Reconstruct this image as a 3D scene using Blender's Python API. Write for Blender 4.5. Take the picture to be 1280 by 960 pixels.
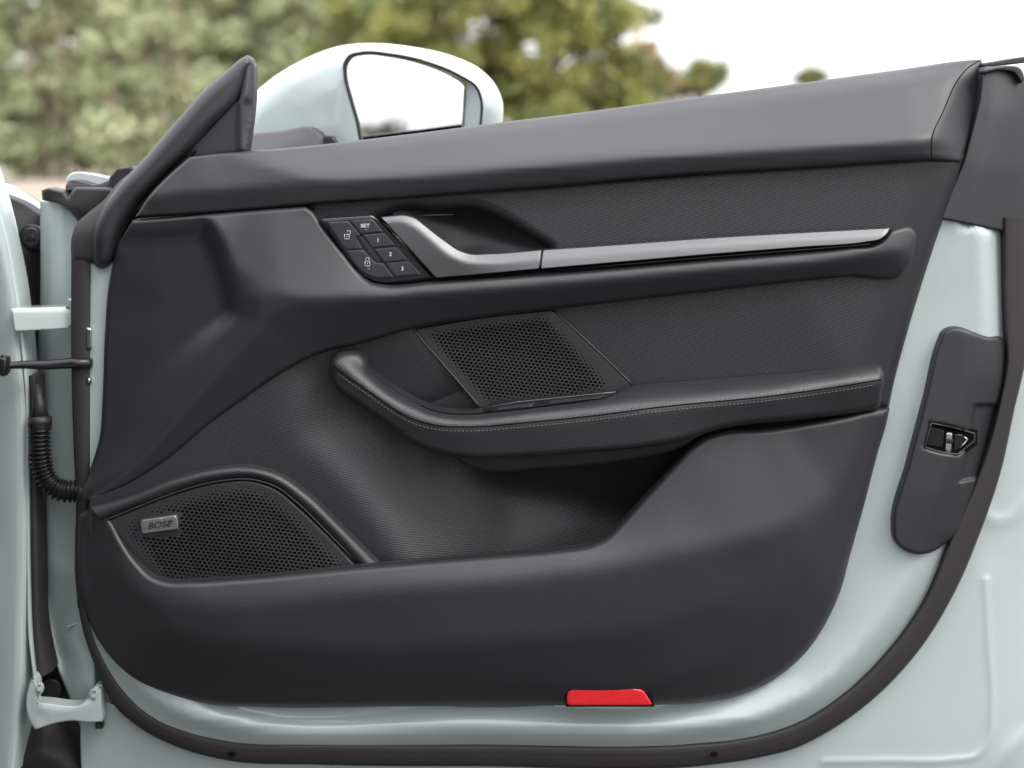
import bpy, math, random
import numpy as np
from mathutils import Vector, Matrix
from mathutils.geometry import delaunay_2d_cdt
random.seed(7); rng = np.random.default_rng(7)
scene = bpy.context.scene
for o in list(bpy.data.objects): bpy.data.objects.remove(o)
R = math.radians
# ------------------------------------------------------------------ camera, sky, sun, exposure
DIST, CZ = 1.9, 1.1
cam_d = bpy.data.cameras.new('camera'); cam = bpy.data.objects.new('camera', cam_d)
scene.collection.objects.link(cam); scene.camera = cam
cam.location = (0, -DIST, CZ); cam.rotation_euler = (R(90), 0, 0)
cam_d.sensor_width = 36; cam_d.lens = 36*DIST/1.28; cam_d.shift_y = -0.25
cam_d.clip_start = .05; cam_d.clip_end = 2000
cam_d.dof.use_dof = True; cam_d.dof.focus_distance = 1.85; cam_d.dof.aperture_fstop = 3.1
W = bpy.data.worlds.new('World'); scene.world = W; W.use_nodes = True
nt = W.node_tree; nt.nodes.clear()
sky = nt.nodes.new('ShaderNodeTexSky'); sky.sky_type = 'NISHITA'; sky.sun_disc = False
SUN_EL, SUN_AZ = 48, 128          # azimuth measured clockwise from +Y
sky.sun_elevation = R(SUN_EL); sky.sun_rotation = R(SUN_AZ); sky.air_density = 1.0; sky.dust_density = 3.0
mixw = nt.nodes.new('ShaderNodeMix'); mixw.data_type = 'RGBA'; mixw.inputs[0].default_value = .80
# overcast cloud layer in front of the blue, the zenith brighter than the horizon as real overcast is
tcw = nt.nodes.new('ShaderNodeTexCoord'); sxw = nt.nodes.new('ShaderNodeSeparateXYZ'); nt.links.new(tcw.outputs['Generated'], sxw.inputs[0])
mrw = nt.nodes.new('ShaderNodeMapRange'); mrw.inputs[1].default_value = 0; mrw.inputs[2].default_value = 1; mrw.inputs[3].default_value = 10; mrw.inputs[4].default_value = 29
nt.links.new(sxw.outputs[2], mrw.inputs[0])
vmw = nt.nodes.new('ShaderNodeVectorMath'); vmw.operation = 'SCALE'; vmw.inputs[0].default_value = (1, 1.005, 1.03); nt.links.new(mrw.outputs[0], vmw.inputs['Scale'])
nt.links.new(vmw.outputs[0], mixw.inputs[7])
bg = nt.nodes.new('ShaderNodeBackground'); bg.inputs[1].default_value = .115
wo = nt.nodes.new('ShaderNodeOutputWorld')
nt.links.new(sky.outputs[0], mixw.inputs[6]); nt.links.new(mixw.outputs[2], bg.inputs[0]); nt.links.new(bg.outputs[0], wo.inputs[0])
sl = bpy.data.lights.new('sun', 'SUN'); sl.energy = 1.4; sl.angle = R(22); sl.color = (1, .96, .9)
so = bpy.data.objects.new('sun', sl); scene.collection.objects.link(so)
sd_ = Vector((math.sin(R(SUN_AZ))*math.cos(R(SUN_EL)), math.cos(R(SUN_AZ))*math.cos(R(SUN_EL)), math.sin(R(SUN_EL))))
so.rotation_euler = sd_.to_track_quat('Z', 'Y').to_euler(); so.location = (2, -2, 4)
scene.view_settings.view_transform = 'Standard'; scene.view_settings.look = 'None'
scene.view_settings.exposure = 0.62; scene.view_settings.gamma = 1
scene.render.engine = 'CYCLES'

# ------------------------------------------------------------------ helpers
COL = scene.collection
def P(px, py, d):
    """point seen at photo position (px, py) and d millimetres in front of the door plane"""
    y = -d/1000.; k = .001*(DIST+y)/DIST
    return ((px-640)*k, y, CZ+(160-py)*k)
def Pn(a, d):
    y = -d/1000.; k = .001*(DIST+y)/DIST
    return np.stack([(a[:, 0]-640)*k, y, CZ+(160-a[:, 1])*k], 1)
def empty(name, loc, label, cat, group=None):
    o = bpy.data.objects.new(name, None); COL.objects.link(o); o.location = loc; o.empty_display_size = .1
    o['label'] = label; o['category'] = cat
    if group: o['group'] = group
    return o
def finish(name, me, mat, parent=None, label=None, cat=None, kind=None, group=None):
    o = bpy.data.objects.new(name, me); COL.objects.link(o)
    if mat: me.materials.append(mat)
    if parent:
        o.parent = parent
        t = parent
        off = Vector((0, 0, 0))
        while t: off += t.location; t = t.parent
        o.matrix_parent_inverse = Matrix.Identity(4)
        c = Vector((0, 0, 0))
        if len(me.vertices):
            co = np.empty(len(me.vertices)*3); me.vertices.foreach_get('co', co); co = co.reshape(-1, 3)
            c = Vector(((co.min(0)+co.max(0))/2).tolist())
            co -= np.array(c); me.vertices.foreach_set('co', co.ravel())
        o.location = c-off
    if label: o['label'] = label
    if cat: o['category'] = cat
    if kind: o['kind'] = kind
    if group: o['group'] = group
    return o
def mesh(name, V, F, mat, parent=None, smooth=True, normals=None, **kw):
    me = bpy.data.meshes.new(name)
    me.from_pydata([tuple(v) for v in V], [], F); me.update()
    if smooth: me.polygons.foreach_set('use_smooth', [True]*len(me.polygons))
    if normals is not None:
        me.normals_split_custom_set_from_vertices([tuple(n) for n in normals])
    return finish(name, me, mat, parent, **kw)
def spline(pts, closed=True, step=4.0):
    """smooth curve through 2-D points; a point with a third entry 'c' is a sharp corner"""
    pts = list(pts); n = len(pts)
    cor = [len(p) > 2 and p[2] == 'c' for p in pts]; q = np.array([p[:2] for p in pts], float)
    out = []
    segs = n if closed else n-1
    for i in range(segs):
        p1, p2 = q[i], q[(i+1) % n]
        p0 = q[i-1] if (closed or i > 0) else p1
        p3 = q[(i+2) % n] if (closed or i+2 < n) else p2
        L = np.linalg.norm(p2-p1)
        def tan(pa, pb, pc):
            la, lb = np.linalg.norm(pb-pa)+1e-9, np.linalg.norm(pc-pb)+1e-9
            return ((pb-pa)/la*lb+(pc-pb)/lb*la)/(la+lb)
        m1 = (p2-p1)/L if cor[i] or np.allclose(p0, p1) else tan(p0, p1, p2)
        m2 = (p2-p1)/L if cor[(i+1) % n] or np.allclose(p3, p2) else tan(p1, p2, p3)
        k = max(1, int(L/step))
        for j in range(k):
            t = j/k
            out.append((2*t**3-3*t*t+1)*p1+(t**3-2*t*t+t)*m1*L+(-2*t**3+3*t*t)*p2+(t**3-t*t)*m2*L)
    if not closed: out.append(q[-1])
    return np.array(out)
def resample(c, n):
    s = np.r_[0, np.cumsum(np.linalg.norm(np.diff(c[:, :2], axis=0), axis=1))]; t = np.linspace(0, s[-1], n)
    return np.stack([np.interp(t, s, c[:, k]) for k in range(c.shape[1])], 1)
def curve3(pts, n):
    """open smooth curve through (px, py, d...)"""
    a = np.array(pts, float); c = spline([tuple(p[:2]) for p in a], False, 3)
    s = np.r_[0, np.cumsum(np.linalg.norm(np.diff(c, axis=0), axis=1))]
    ks = [s[int(np.argmin(((c-p[:2])**2).sum(1)))] for p in a]
    cols = [np.interp(s, ks, a[:, k]) for k in range(2, a.shape[1])]
    return resample(np.column_stack([c]+cols), n)
def dist_poly(p, poly, closed=True):
    a = poly; b = np.roll(poly, -1, 0)
    if not closed: a, b = a[:-1], b[:-1]
    out = np.empty(len(p)); ab = b-a; l2 = (ab**2).sum(1)+1e-12
    for s in range(0, len(p), 2000):
        q = p[s:s+2000, None, :]; t = np.clip(((q-a)*ab).sum(2)/l2, 0, 1)
        out[s:s+2000] = np.sqrt((((q-a)-t[..., None]*ab)**2).sum(2).min(1))
    return out
def inside(p, poly):
    x, y = p[:, 0], p[:, 1]; r = np.zeros(len(p), bool); j = len(poly)-1
    for i in range(len(poly)):
        xi, yi = poly[i]; xj, yj = poly[j]
        if yi != yj:
            c = ((yi > y) != (yj > y)) & (x < (xj-xi)*(y-yi)/(yj-yi)+xi); r ^= c
        j = i
    return r
class Facets:
    """depth field: flat facets between control points, creases softened by a blur"""
    def __init__(s, pts, sigma=5, edges=(), g=2.0, lines=()):
        pts = list(pts); edges = list(edges)
        for l in lines:       # rails: creases and edges the facets must follow
            q = np.array(l, float); L = np.linalg.norm(np.diff(q[:, :2], axis=0), axis=1).sum(); q = curve3(l, max(3, int(L/9)))
            b = len(pts); pts += [tuple(v) for v in q]; edges += [(b+i, b+i+1) for i in range(len(q)-1)]
        a = np.array(pts, float); s.g = g; m = 40
        s.x0, s.y0 = a[:, 0].min()-m, a[:, 1].min()-m
        nx, ny = int((a[:, 0].max()+m-s.x0)/g)+2, int((a[:, 1].max()+m-s.y0)/g)+2
        X, Y = np.meshgrid(s.x0+np.arange(nx)*g, s.y0+np.arange(ny)*g)
        vs, es, fs, ov, oe, of = delaunay_2d_cdt([Vector(p[:2]) for p in a], list(edges), [], 0, 1e-4)
        H = np.full(X.shape, np.nan)
        dep = [a[o[0], 2] if o else None for o in ov]
        for i, dv in enumerate(dep):
            if dv is None: dep[i] = a[int(np.argmin(((a[:, :2]-np.array(vs[i]))**2).sum(1))), 2]
        for f in fs:
            (x1, y1), (x2, y2), (x3, y3) = [vs[i] for i in f]; D1, D2, D3 = [dep[i] for i in f]
            i0, i1 = int((min(x1, x2, x3)-s.x0)/g), int((max(x1, x2, x3)-s.x0)/g)+2
            j0, j1 = int((min(y1, y2, y3)-s.y0)/g), int((max(y1, y2, y3)-s.y0)/g)+2
            xs, ys = X[j0:j1, i0:i1], Y[j0:j1, i0:i1]
            den = (y2-y3)*(x1-x3)+(x3-x2)*(y1-y3)
            if abs(den) < 1e-9: continue
            l1 = ((y2-y3)*(xs-x3)+(x3-x2)*(ys-y3))/den; l2 = ((y3-y1)*(xs-x3)+(x1-x3)*(ys-y3))/den; l3 = 1-l1-l2
            k = (l1 >= -1e-6) & (l2 >= -1e-6) & (l3 >= -1e-6)
            H[j0:j1, i0:i1][k] = (l1*D1+l2*D2+l3*D3)[k]
        bad = np.isnan(H)
        if bad.any():       # outside the hull: nearest hull value
            bp = np.stack([X[bad], Y[bad]], 1)
            good = ~bad; gy, gx = np.where(good)
            e = np.zeros_like(good); e[1:-1, 1:-1] = good[1:-1, 1:-1] & ~(good[:-2, 1:-1] & good[2:, 1:-1] & good[1:-1, :-2] & good[1:-1, 2:])
            ey, ex = np.where(e); ep = np.stack([X[ey, ex], Y[ey, ex]], 1); ev = H[ey, ex]
            if len(ep) > 400: st = len(ep)//400+1; ep, ev = ep[::st], ev[::st]
            r = np.empty(len(bp))
            for q in range(0, len(bp), 4000):
                r[q:q+4000] = ev[((bp[q:q+4000, None]-ep)**2).sum(2).argmin(1)]
            H[bad] = r
        w = max(1, int(round(sigma/g*1.0)))
        k = np.ones(2*w+1)/(2*w+1); k = np.convolve(np.convolve(k, k), k); pad = len(k)//2
        Hp = np.pad(H, pad, mode='edge')
        Hp = np.apply_along_axis(lambda r: np.convolve(r, k, 'valid'), 1, Hp)
        s.H = np.apply_along_axis(lambda r: np.convolve(r, k, 'valid'), 0, Hp)
    def __call__(s, p):
        u = np.clip((p[:, 0]-s.x0)/s.g, 0, s.H.shape[1]-1.001); v = np.clip((p[:, 1]-s.y0)/s.g, 0, s.H.shape[0]-1.001)
        i, j = u.astype(int), v.astype(int); fu, fv = u-i, v-j; H = s.H
        return H[j, i]*(1-fu)*(1-fv)+H[j, i+1]*fu*(1-fv)+H[j+1, i]*(1-fu)*fv+H[j+1, i+1]*fu*fv
def const(v): return lambda p: np.full(len(p), float(v))
def relief(name, outline, depth, mat, parent, r=3, drop=None, spacing=8, skirt=12, step=4, holes=(), cuts=(), extra=None, hole_wall=4, addpts=None, **kw):
    """moulded panel: outline (photo px), depth field, rounded edge, walls going back"""
    if not callable(depth): depth = const(depth)
    if drop is None: drop = r
    if isinstance(outline, np.ndarray) and len(outline) < 9: outline = [(p[0], p[1], 'c') for p in outline]; step = min(step, 2.5)
    pl = outline if isinstance(outline, np.ndarray) else spline(outline, True, step)
    ar = .5*np.sum(pl[:, 0]*np.roll(pl[:, 1], -1)-np.roll(pl[:, 0], -1)*pl[:, 1])
    if ar < 0: pl = pl[::-1].copy()
    loops = [pl]
    for c in cuts:
        cp = c if isinstance(c, np.ndarray) else spline(c, True, step)
        a2 = .5*np.sum(cp[:, 0]*np.roll(cp[:, 1], -1)-np.roll(cp[:, 0], -1)*cp[:, 1])
        loops.append(cp[::-1].copy() if a2 > 0 else cp)
    def dist(p):
        d = dist_poly(p, loops[0])
        for l in loops[1:]: d = np.minimum(d, dist_poly(p, l))
        return d
    def full(p):
        t = np.clip(dist(p)/max(r, 1e-6), 0, 1)
        e = -drop*(1-np.sqrt(np.clip(1-(1-t)**2, 0, 1)))
        v = depth(p)+e
        if extra: v = v+extra(p)
        return v
    pts, edges, nrm = [], [], []
    for l in loops:
        b = len(pts); n = len(l); tg = np.roll(l, -1, 0)-np.roll(l, 1, 0); tg /= np.linalg.norm(tg, axis=1)[:, None]+1e-9
        nin = np.stack([-tg[:, 1], tg[:, 0]], 1)
        pts += list(l); nrm += list(nin); edges += [(b+i, b+(i+1) % n) for i in range(n)]
    nb = len(pts); L0 = np.array(pts); N0 = np.array(nrm)
    inn = []
    if r > .5:
        for f in (.1, .3, .6, 1.0):
            q = L0+N0*r*f; q = q[inside(q, pl)]
            for l in loops[1:]: q = q[~inside(q, l)]
            if len(q): q = q[dist(q) > r*f*.93]; inn.append(q)
    x0, y0 = pl.min(0); x1, y1 = pl.max(0)
    gx, gy = np.meshgrid(np.arange(x0, x1, spacing), np.arange(y0, y1, spacing*.866)); gx = gx+(np.arange(gx.shape[0]) % 2)[:, None]*spacing/2
    q = np.stack([gx.ravel(), gy.ravel()], 1); q = q[inside(q, pl)]
    for l in loops[1:]: q = q[~inside(q, l)]
    if len(q): q = q[dist(q) > max(r*1.15, spacing*.4)]
    hc = np.array([(h[0], h[1], h[2]*.95) for h in holes]) if len(holes) else None
    if hc is not None:
        q = q[:0]
    inn.append(q)
    if addpts is not None: inn.append(addpts)
    inn = np.concatenate(inn) if inn else np.zeros((0, 2))
    if hc is not None and len(inn):
        k = np.array([(np.hypot(hc[:, 0]-p[0], hc[:, 1]-p[1]) > hc[:, 2]+.6).all() for p in inn]); inn = inn[k]
    allp = list(L0)+list(inn); hb = len(allp); hs = []
    NH = 6
    for (hx, hy, hr) in holes:
        b = len(allp)
        for k in range(NH):
            a = 2*math.pi*k/NH+.3; allp.append((hx+hr*1.12*math.cos(a), hy+hr*.92*math.sin(a)))
        edges += [(b+k, b+(k+1) % NH) for k in range(NH)]; hs.append(b)
    vs, es, fs, ov, oe, of = delaunay_2d_cdt([Vector((float(p[0]), float(p[1]))) for p in allp], edges, [], 0, 1e-5)
    Q = np.array([tuple(v) for v in vs]); F = np.array([f for f in fs if len(f) == 3])
    cen = Q[F].mean(1); keep = inside(cen, pl)
    for l in loops[1:]: keep &= ~inside(cen, l)
    if hc is not None:
        for s in range(0, len(cen), 3000):
            c = cen[s:s+3000]; dd = np.hypot(c[:, None, 0]-hc[:, 0], c[:, None, 1]-hc[:, 1])-hc[:, 2]*.9
            keep[s:s+3000] &= (dd > 0).all(1)
    F = F[keep]
    # orient towards the camera
    a, b, c = Q[F[:, 0]], Q[F[:, 1]], Q[F[:, 2]]; cr = (b[:, 0]-a[:, 0])*(c[:, 1]-a[:, 1])-(b[:, 1]-a[:, 1])*(c[:, 0]-a[:, 0])
    fl = cr > 0; F[fl] = F[fl][:, ::-1]
    dd = full(Q); V = Pn(Q, dd)
    E = Q.copy()
    db = dist_poly(Q, loops[0]) if len(loops) == 1 else dist(Q)
    isb = db < 1e-3
    if r > .5:      # normals on the rim are taken just inside it
        for i in np.where(isb)[0]:
            j = int(((L0-Q[i])**2).sum(1).argmin()); E[i] = Q[i]+N0[j]*r*.06
    h = min(1.0, max(.05, r*.05)) if r > .5 else 1.0
    def W3(q): return Pn(q, full(q))
    dx = W3(E+[h, 0])-W3(E-[h, 0]); dy = W3(E+[0, h])-W3(E-[0, h]); N = np.cross(dx, dy); N /= np.linalg.norm(N, axis=1)[:, None]+1e-12
    N[N[:, 1] > 0] *= -1
    V = list(V); N = list(N); F = [tuple(int(i) for i in f) for f in F]
    # boundary walls
    cnt = {}
    for f in F:
        for k in range(3):
            e = (f[k], f[(k+1) % 3]); cnt[e] = 1
    lut = {}
    for (i, j) in cnt:
        if (j, i) in cnt: continue
        ed = Q[j]-Q[i]; nn = np.array([ed[1], -ed[0]]); nn = nn/(np.linalg.norm(nn)+1e-9)
        mid = (Q[i]+Q[j])/2
        depthw = skirt
        if hc is not None and not (isb[i] and isb[j]): depthw = hole_wall
        nv = np.array([-nn[0], 0, nn[1]])
        ids = []
        for k_ in (i, j):
            for back in (0, 1):
                key = (k_, back)
                if key not in lut:
                    y = -dd[k_]/1000+back*depthw/1000
                    lut[key] = len(V); V.append(np.array(Pn(Q[k_:k_+1], np.array([dd[k_]]))[0])+np.array([0, back*depthw/1000, 0])); N.append(nv.copy())
                else: N[lut[key]] = N[lut[key]]+nv
                ids.append(lut[key])
        F.append((ids[0], ids[1], ids[3], ids[2])) 
    N = np.array(N); N /= np.linalg.norm(N, axis=1)[:, None]+1e-12
    # make the wall faces agree with their normals
    F2 = []
    for f in F:
        if len(f) == 4:
            v = [np.array(V[i]) for i in f]; n = np.cross(v[1]-v[0], v[2]-v[0])
            if np.dot(n, N[f[0]]) < 0: f = f[::-1]
        F2.append(f)
    return mesh(name, V, F2, mat, parent, normals=N, **kw)
def ribbon(name, A, B, prof, mat, parent, n=60, m=10, closed_back=8, **kw):
    """strip between two curves of (px, py, d); prof = [(t, mm)] bulge across"""
    a, b = curve3(A, n), curve3(B, n); ts = np.linspace(0, 1, m); pt = np.array(prof, float)
    fine = np.interp(ts, pt[:, 0], pt[:, 1])
    V, F = [], []
    for i in range(n):
        for j, t in enumerate(ts):
            q = a[i]*(1-t)+b[i]*t; V.append(P(q[0], q[1], q[2]+fine[j]))
        for q, (t0) in ((b[i], fine[-1]), (a[i], fine[0])):
            v = P(q[0], q[1], q[2]+t0); V.append((v[0], v[1]+closed_back/1000, v[2]))
    M = m+2
    for i in range(n-1):
        for j in range(M):
            k = (j+1) % M; F.append((i*M+j, i*M+k, (i+1)*M+k, (i+1)*M+j))
    F.append(tuple(range(M))); F.append(tuple(range((n-1)*M, n*M))[::-1])
    o = mesh(name, V, F, mat, parent, **kw)
    import bmesh
    bm = bmesh.new(); bm.from_mesh(o.data); bmesh.ops.recalc_face_normals(bm, faces=bm.faces); bm.to_mesh(o.data); bm.free()
    o.data.set_sharp_from_angle(angle=R(55))
    return o
def arc(h, n=9): return [(i/(n-1), h*math.sin(math.pi*i/(n-1))**.7) for i in range(n)]
def tube(path, rad, seg=12, ends=True):
    V, F = [], []; pts = [Vector(p) for p in path]; n = len(pts)
    rad = rad if hasattr(rad, '__len__') else [rad]*n
    up = Vector((0, 0, 1))
    t0 = (pts[1]-pts[0]).normalized()
    if abs(t0.dot(up)) > .9: up = Vector((0, 1, 0))
    u = t0.cross(up).normalized()
    for i in range(n):
        t = (pts[min(i+1, n-1)]-pts[max(i-1, 0)]).normalized(); u = (u-t*u.dot(t)).normalized(); v = t.cross(u)
        for k in range(seg):
            a = 2*math.pi*k/seg; V.append(pts[i]+(u*math.cos(a)+v*math.sin(a))*rad[i])
    for i in range(n-1):
        for k in range(seg): F.append((i*seg+k, i*seg+(k+1) % seg, (i+1)*seg+(k+1) % seg, (i+1)*seg+k))
    if ends: F.append(tuple(range(seg))[::-1]); F.append(tuple(range((n-1)*seg, n*seg)))
    return V, F
def join(parts):
    V, F = [], []
    for v, f in parts:
        b = len(V); V += list(v); F += [tuple(i+b for i in q) for q in f]
    return V, F
def rbox(cx, cy, cz, sx, sy, sz, b=.004, rot=None):
    """bevelled box as mesh data"""
    import bmesh
    bm = bmesh.new(); bmesh.ops.create_cube(bm, size=1)
    bmesh.ops.scale(bm, vec=(sx, sy, sz), verts=bm.verts)
    if b: bmesh.ops.bevel(bm, geom=bm.edges[:], offset=b, segments=2, affect='EDGES', profile=.5)
    if rot: bmesh.ops.rotate(bm, matrix=rot, verts=bm.verts)
    bmesh.ops.translate(bm, vec=(cx, cy, cz), verts=bm.verts)
    bm.verts.index_update(); V = [v.co.copy() for v in bm.verts]; F = [tuple(v.index for v in f.verts) for f in bm.faces]; bm.free()
    return V, F

# ------------------------------------------------------------------ materials
def mat(name, col, rough=.5, metal=0, spec=.5, coat=0, coat_r=.05, dust=0, grain=0, gscale=2500, var=0, varscale=6, tex=None):
    m = bpy.data.materials.new(name); m.use_nodes = True; t = m.node_tree; N, L = t.nodes, t.links
    b = N['Principled BSDF']; b.inputs['Base Color'].default_value = (*col, 1); b.inputs['Roughness'].default_value = rough
    b.inputs['Metallic'].default_value = metal; b.inputs['Specular IOR Level'].default_value = spec
    b.inputs['Coat Weight'].default_value = coat; b.inputs['Coat Roughness'].default_value = coat_r
    geo = N.new('ShaderNodeNewGeometry')
    if var:
        nz = N.new('ShaderNodeTexNoise'); nz.inputs['Scale'].default_value = varscale; nz.inputs['Detail'].default_value = 6; nz.inputs['Roughness'].default_value = .65
        L.new(geo.outputs['Position'], nz.inputs['Vector'])
        mr = N.new('ShaderNodeMapRange'); mr.inputs[1].default_value = .25; mr.inputs[2].default_value = .75
        mr.inputs[3].default_value = rough-var; mr.inputs[4].default_value = rough+var
        L.new(nz.outputs[0], mr.inputs[0]); L.new(mr.outputs[0], b.inputs['Roughness'])
        hs = N.new('ShaderNodeHueSaturation'); hs.inputs['Color'].default_value = (*col, 1)
        m2 = N.new('ShaderNodeMapRange'); m2.inputs[1].default_value = .25; m2.inputs[2].default_value = .75; m2.inputs[3].default_value = 1-var*1.2; m2.inputs[4].default_value = 1+var*1.2
        L.new(nz.outputs[0], m2.inputs[0]); L.new(m2.outputs[0], hs.inputs['Value']); L.new(hs.outputs[0], b.inputs['Base Color'])
    if dust:      # fine lint and dry dust caught in the grain
        dn = N.new('ShaderNodeTexNoise'); dn.inputs['Scale'].default_value = 420; dn.inputs['Detail'].default_value = 2; L.new(geo.outputs['Position'], dn.inputs['Vector'])
        dl = N.new('ShaderNodeTexNoise'); dl.inputs['Scale'].default_value = 7; dl.inputs['Detail'].default_value = 4; L.new(geo.outputs['Position'], dl.inputs['Vector'])
        d1 = N.new('ShaderNodeMapRange'); d1.inputs[1].default_value = .66; d1.inputs[2].default_value = .80; L.new(dn.outputs[0], d1.inputs[0])
        d2 = N.new('ShaderNodeMapRange'); d2.inputs[1].default_value = .45; d2.inputs[2].default_value = .75; d2.inputs[3].default_value = .15; L.new(dl.outputs[0], d2.inputs[0])
        dm = N.new('ShaderNodeMath'); dm.operation = 'MULTIPLY'; L.new(d1.outputs[0], dm.inputs[0]); L.new(d2.outputs[0], dm.inputs[1])
        dk = N.new('ShaderNodeMath'); dk.operation = 'MULTIPLY'; dk.inputs[1].default_value = dust*.55; L.new(dm.outputs[0], dk.inputs[0])
        dx_ = N.new('ShaderNodeMix'); dx_.data_type = 'RGBA'; L.new(dk.outputs[0], dx_.inputs[0]); dx_.inputs[7].default_value = (.16, .15, .14, 1)
        src = b.inputs['Base Color'].links[0].from_socket if b.inputs['Base Color'].links else None
        if src: L.new(src, dx_.inputs[6])
        else: dx_.inputs[6].default_value = (*col, 1)
        L.new(dx_.outputs[2], b.inputs['Base Color'])
    if grain or tex:
        bump = N.new('ShaderNodeBump'); bump.inputs['Distance'].default_value = .001
        if tex:       # woven diamond relief, pitch in metres, fading past a slanted line
            pitch, depth_, fade = tex
            sx = N.new('ShaderNodeSeparateXYZ'); L.new(geo.outputs['Position'], sx.inputs[0])
            def mth(op, a, b_=None):
                q = N.new('ShaderNodeMath'); q.operation = op
                for k, v in enumerate((a, b_)):
                    if v is None: continue
                    if isinstance(v, (int, float)): q.inputs[k].default_value = v
                    else: L.new(v, q.inputs[k])
                return q.outputs[0]
            X, Z = sx.outputs[0], sx.outputs[2]; Zs = mth('SUBTRACT', Z, mth('MULTIPLY', X, .08))
            w = 2*math.pi/pitch
            s1 = mth('SINE', mth('MULTIPLY', mth('ADD', X, mth('MULTIPLY', Zs, .62)), w))
            s2 = mth('SINE', mth('MULTIPLY', mth('SUBTRACT', mth('MULTIPLY', X, .45), mth('MULTIPLY', Zs, 1.15)), w))
            hgt = mth('MULTIPLY', s1, s2)
            if fade:      # fade: x where it ends at z=.85, slope
                fx = mth('SUBTRACT', mth('ADD', mth('MULTIPLY', mth('SUBTRACT', Z, .85), fade[1]), fade[0]), X)
                cl = N.new('ShaderNodeMapRange'); cl.inputs[1].default_value = 0; cl.inputs[2].default_value = .06; L.new(fx, cl.inputs[0])
                hgt = mth('MULTIPLY', hgt, cl.outputs[0])
            bump.inputs['Strength'].default_value = depth_
            L.new(hgt, bump.inputs['Height'])
        else:
            nz2 = N.new('ShaderNodeTexNoise'); nz2.inputs['Scale'].default_value = gscale; nz2.inputs['Detail'].default_value = 3
            L.new(geo.outputs['Position'], nz2.inputs['Vector']); L.new(nz2.outputs[0], bump.inputs['Height']); bump.inputs['Strength'].default_value = grain
        L.new(bump.outputs[0], b.inputs['Normal'])
    return m
DK = (.0155, .0145, .0172)
M_trim = mat('soft_black_trim', DK, .43, spec=.5, grain=.22, gscale=900, var=.04, dust=.5)
M_leather = mat('black_leather', (.017, .0163, .0185), .40, spec=.5, grain=.5, gscale=650, var=.04, dust=.4)
M_hard = mat('moulded_charcoal_plastic', (.0195, .0184, .0210), .44, spec=.5, grain=.3, gscale=1100, var=.045, varscale=9, dust=1)
M_weave = mat('embossed_black_vinyl', (.0155, .0148, .0172), .45, spec=.5, tex=(.0048, .2, (.475, .28)))
M_weave2 = mat('embossed_black_vinyl_lower', (.0155, .0148, .0172), .43, spec=.5, tex=(.0048, .19, None))
M_weave3 = mat('embossed_black_vinyl_roll', (.0155, .0148, .0172), .45, spec=.5, tex=(.0048, .1, None))
M_grille = mat('speaker_grille_plastic', (.016, .0157, .0175), .40, spec=.5)
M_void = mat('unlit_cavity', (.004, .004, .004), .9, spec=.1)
M_gloss = mat('gloss_black', (.009, .009, .010), .26, spec=.35)
M_btn = mat('switch_cap', (.022, .021, .028), .32, spec=.5)
M_edge = mat('switch_edge_lacquer', (.10, .10, .105), .3, metal=.6)
M_alu = mat('brushed_satin_silver', (.125, .125, .128), .45, metal=1, grain=.05, gscale=600, var=.03)
M_rub = mat('seal_rubber', (.025, .0222, .0232), .62, spec=.35, grain=.3, gscale=800, var=.05)
M_rubd = mat('dark_rubber', (.016, .015, .016), .5, spec=.4)
M_paint = mat('pale_mint_paint', (.355, .41, .402), .22, spec=.5, coat=1, coat_r=.05)
M_paint2 = mat('pale_mint_inner_paint', (.325, .38, .372), .30, spec=.5, coat=.6, coat_r=.10, var=.015, varscale=9)
M_white = mat('white_print', (.5, .5, .52), .5)
M_grey = mat('dim_grey_print', (.28, .28, .3), .5)
M_badge = mat('badge_aluminium', (.27, .27, .275), .45, metal=1, grain=.1, gscale=1500)
M_badgeink = mat('badge_black_ink', (.01, .01, .01), .4)
M_thread = mat('grey_thread', (.11, .105, .11), .7)
M_steel = mat('plated_steel', (.45, .45, .46), .3, metal=1, var=.05)
M_cav = mat('wheelarch_liner_plastic', (.022, .020, .020), .6, spec=.3, grain=.4, gscale=500, var=.06)
m = M_mirror = mat('mirror_glass', (.92, .93, .94), .015, metal=1)
M_red = mat('red_reflector_plastic', (.78, .012, .02), .2, spec=.5, coat=1, coat_r=.04, tex=(.0030, .35, None), var=.10, varscale=30)
M_red.node_tree.nodes['Principled BSDF'].inputs['Subsurface Weight'].default_value = .3
M_seat = mat('dark_seat_leather', (.02, .02, .022), .5)
M_glass = mat('dark_tinted_glass', (.01, .012, .012), .05)

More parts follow.
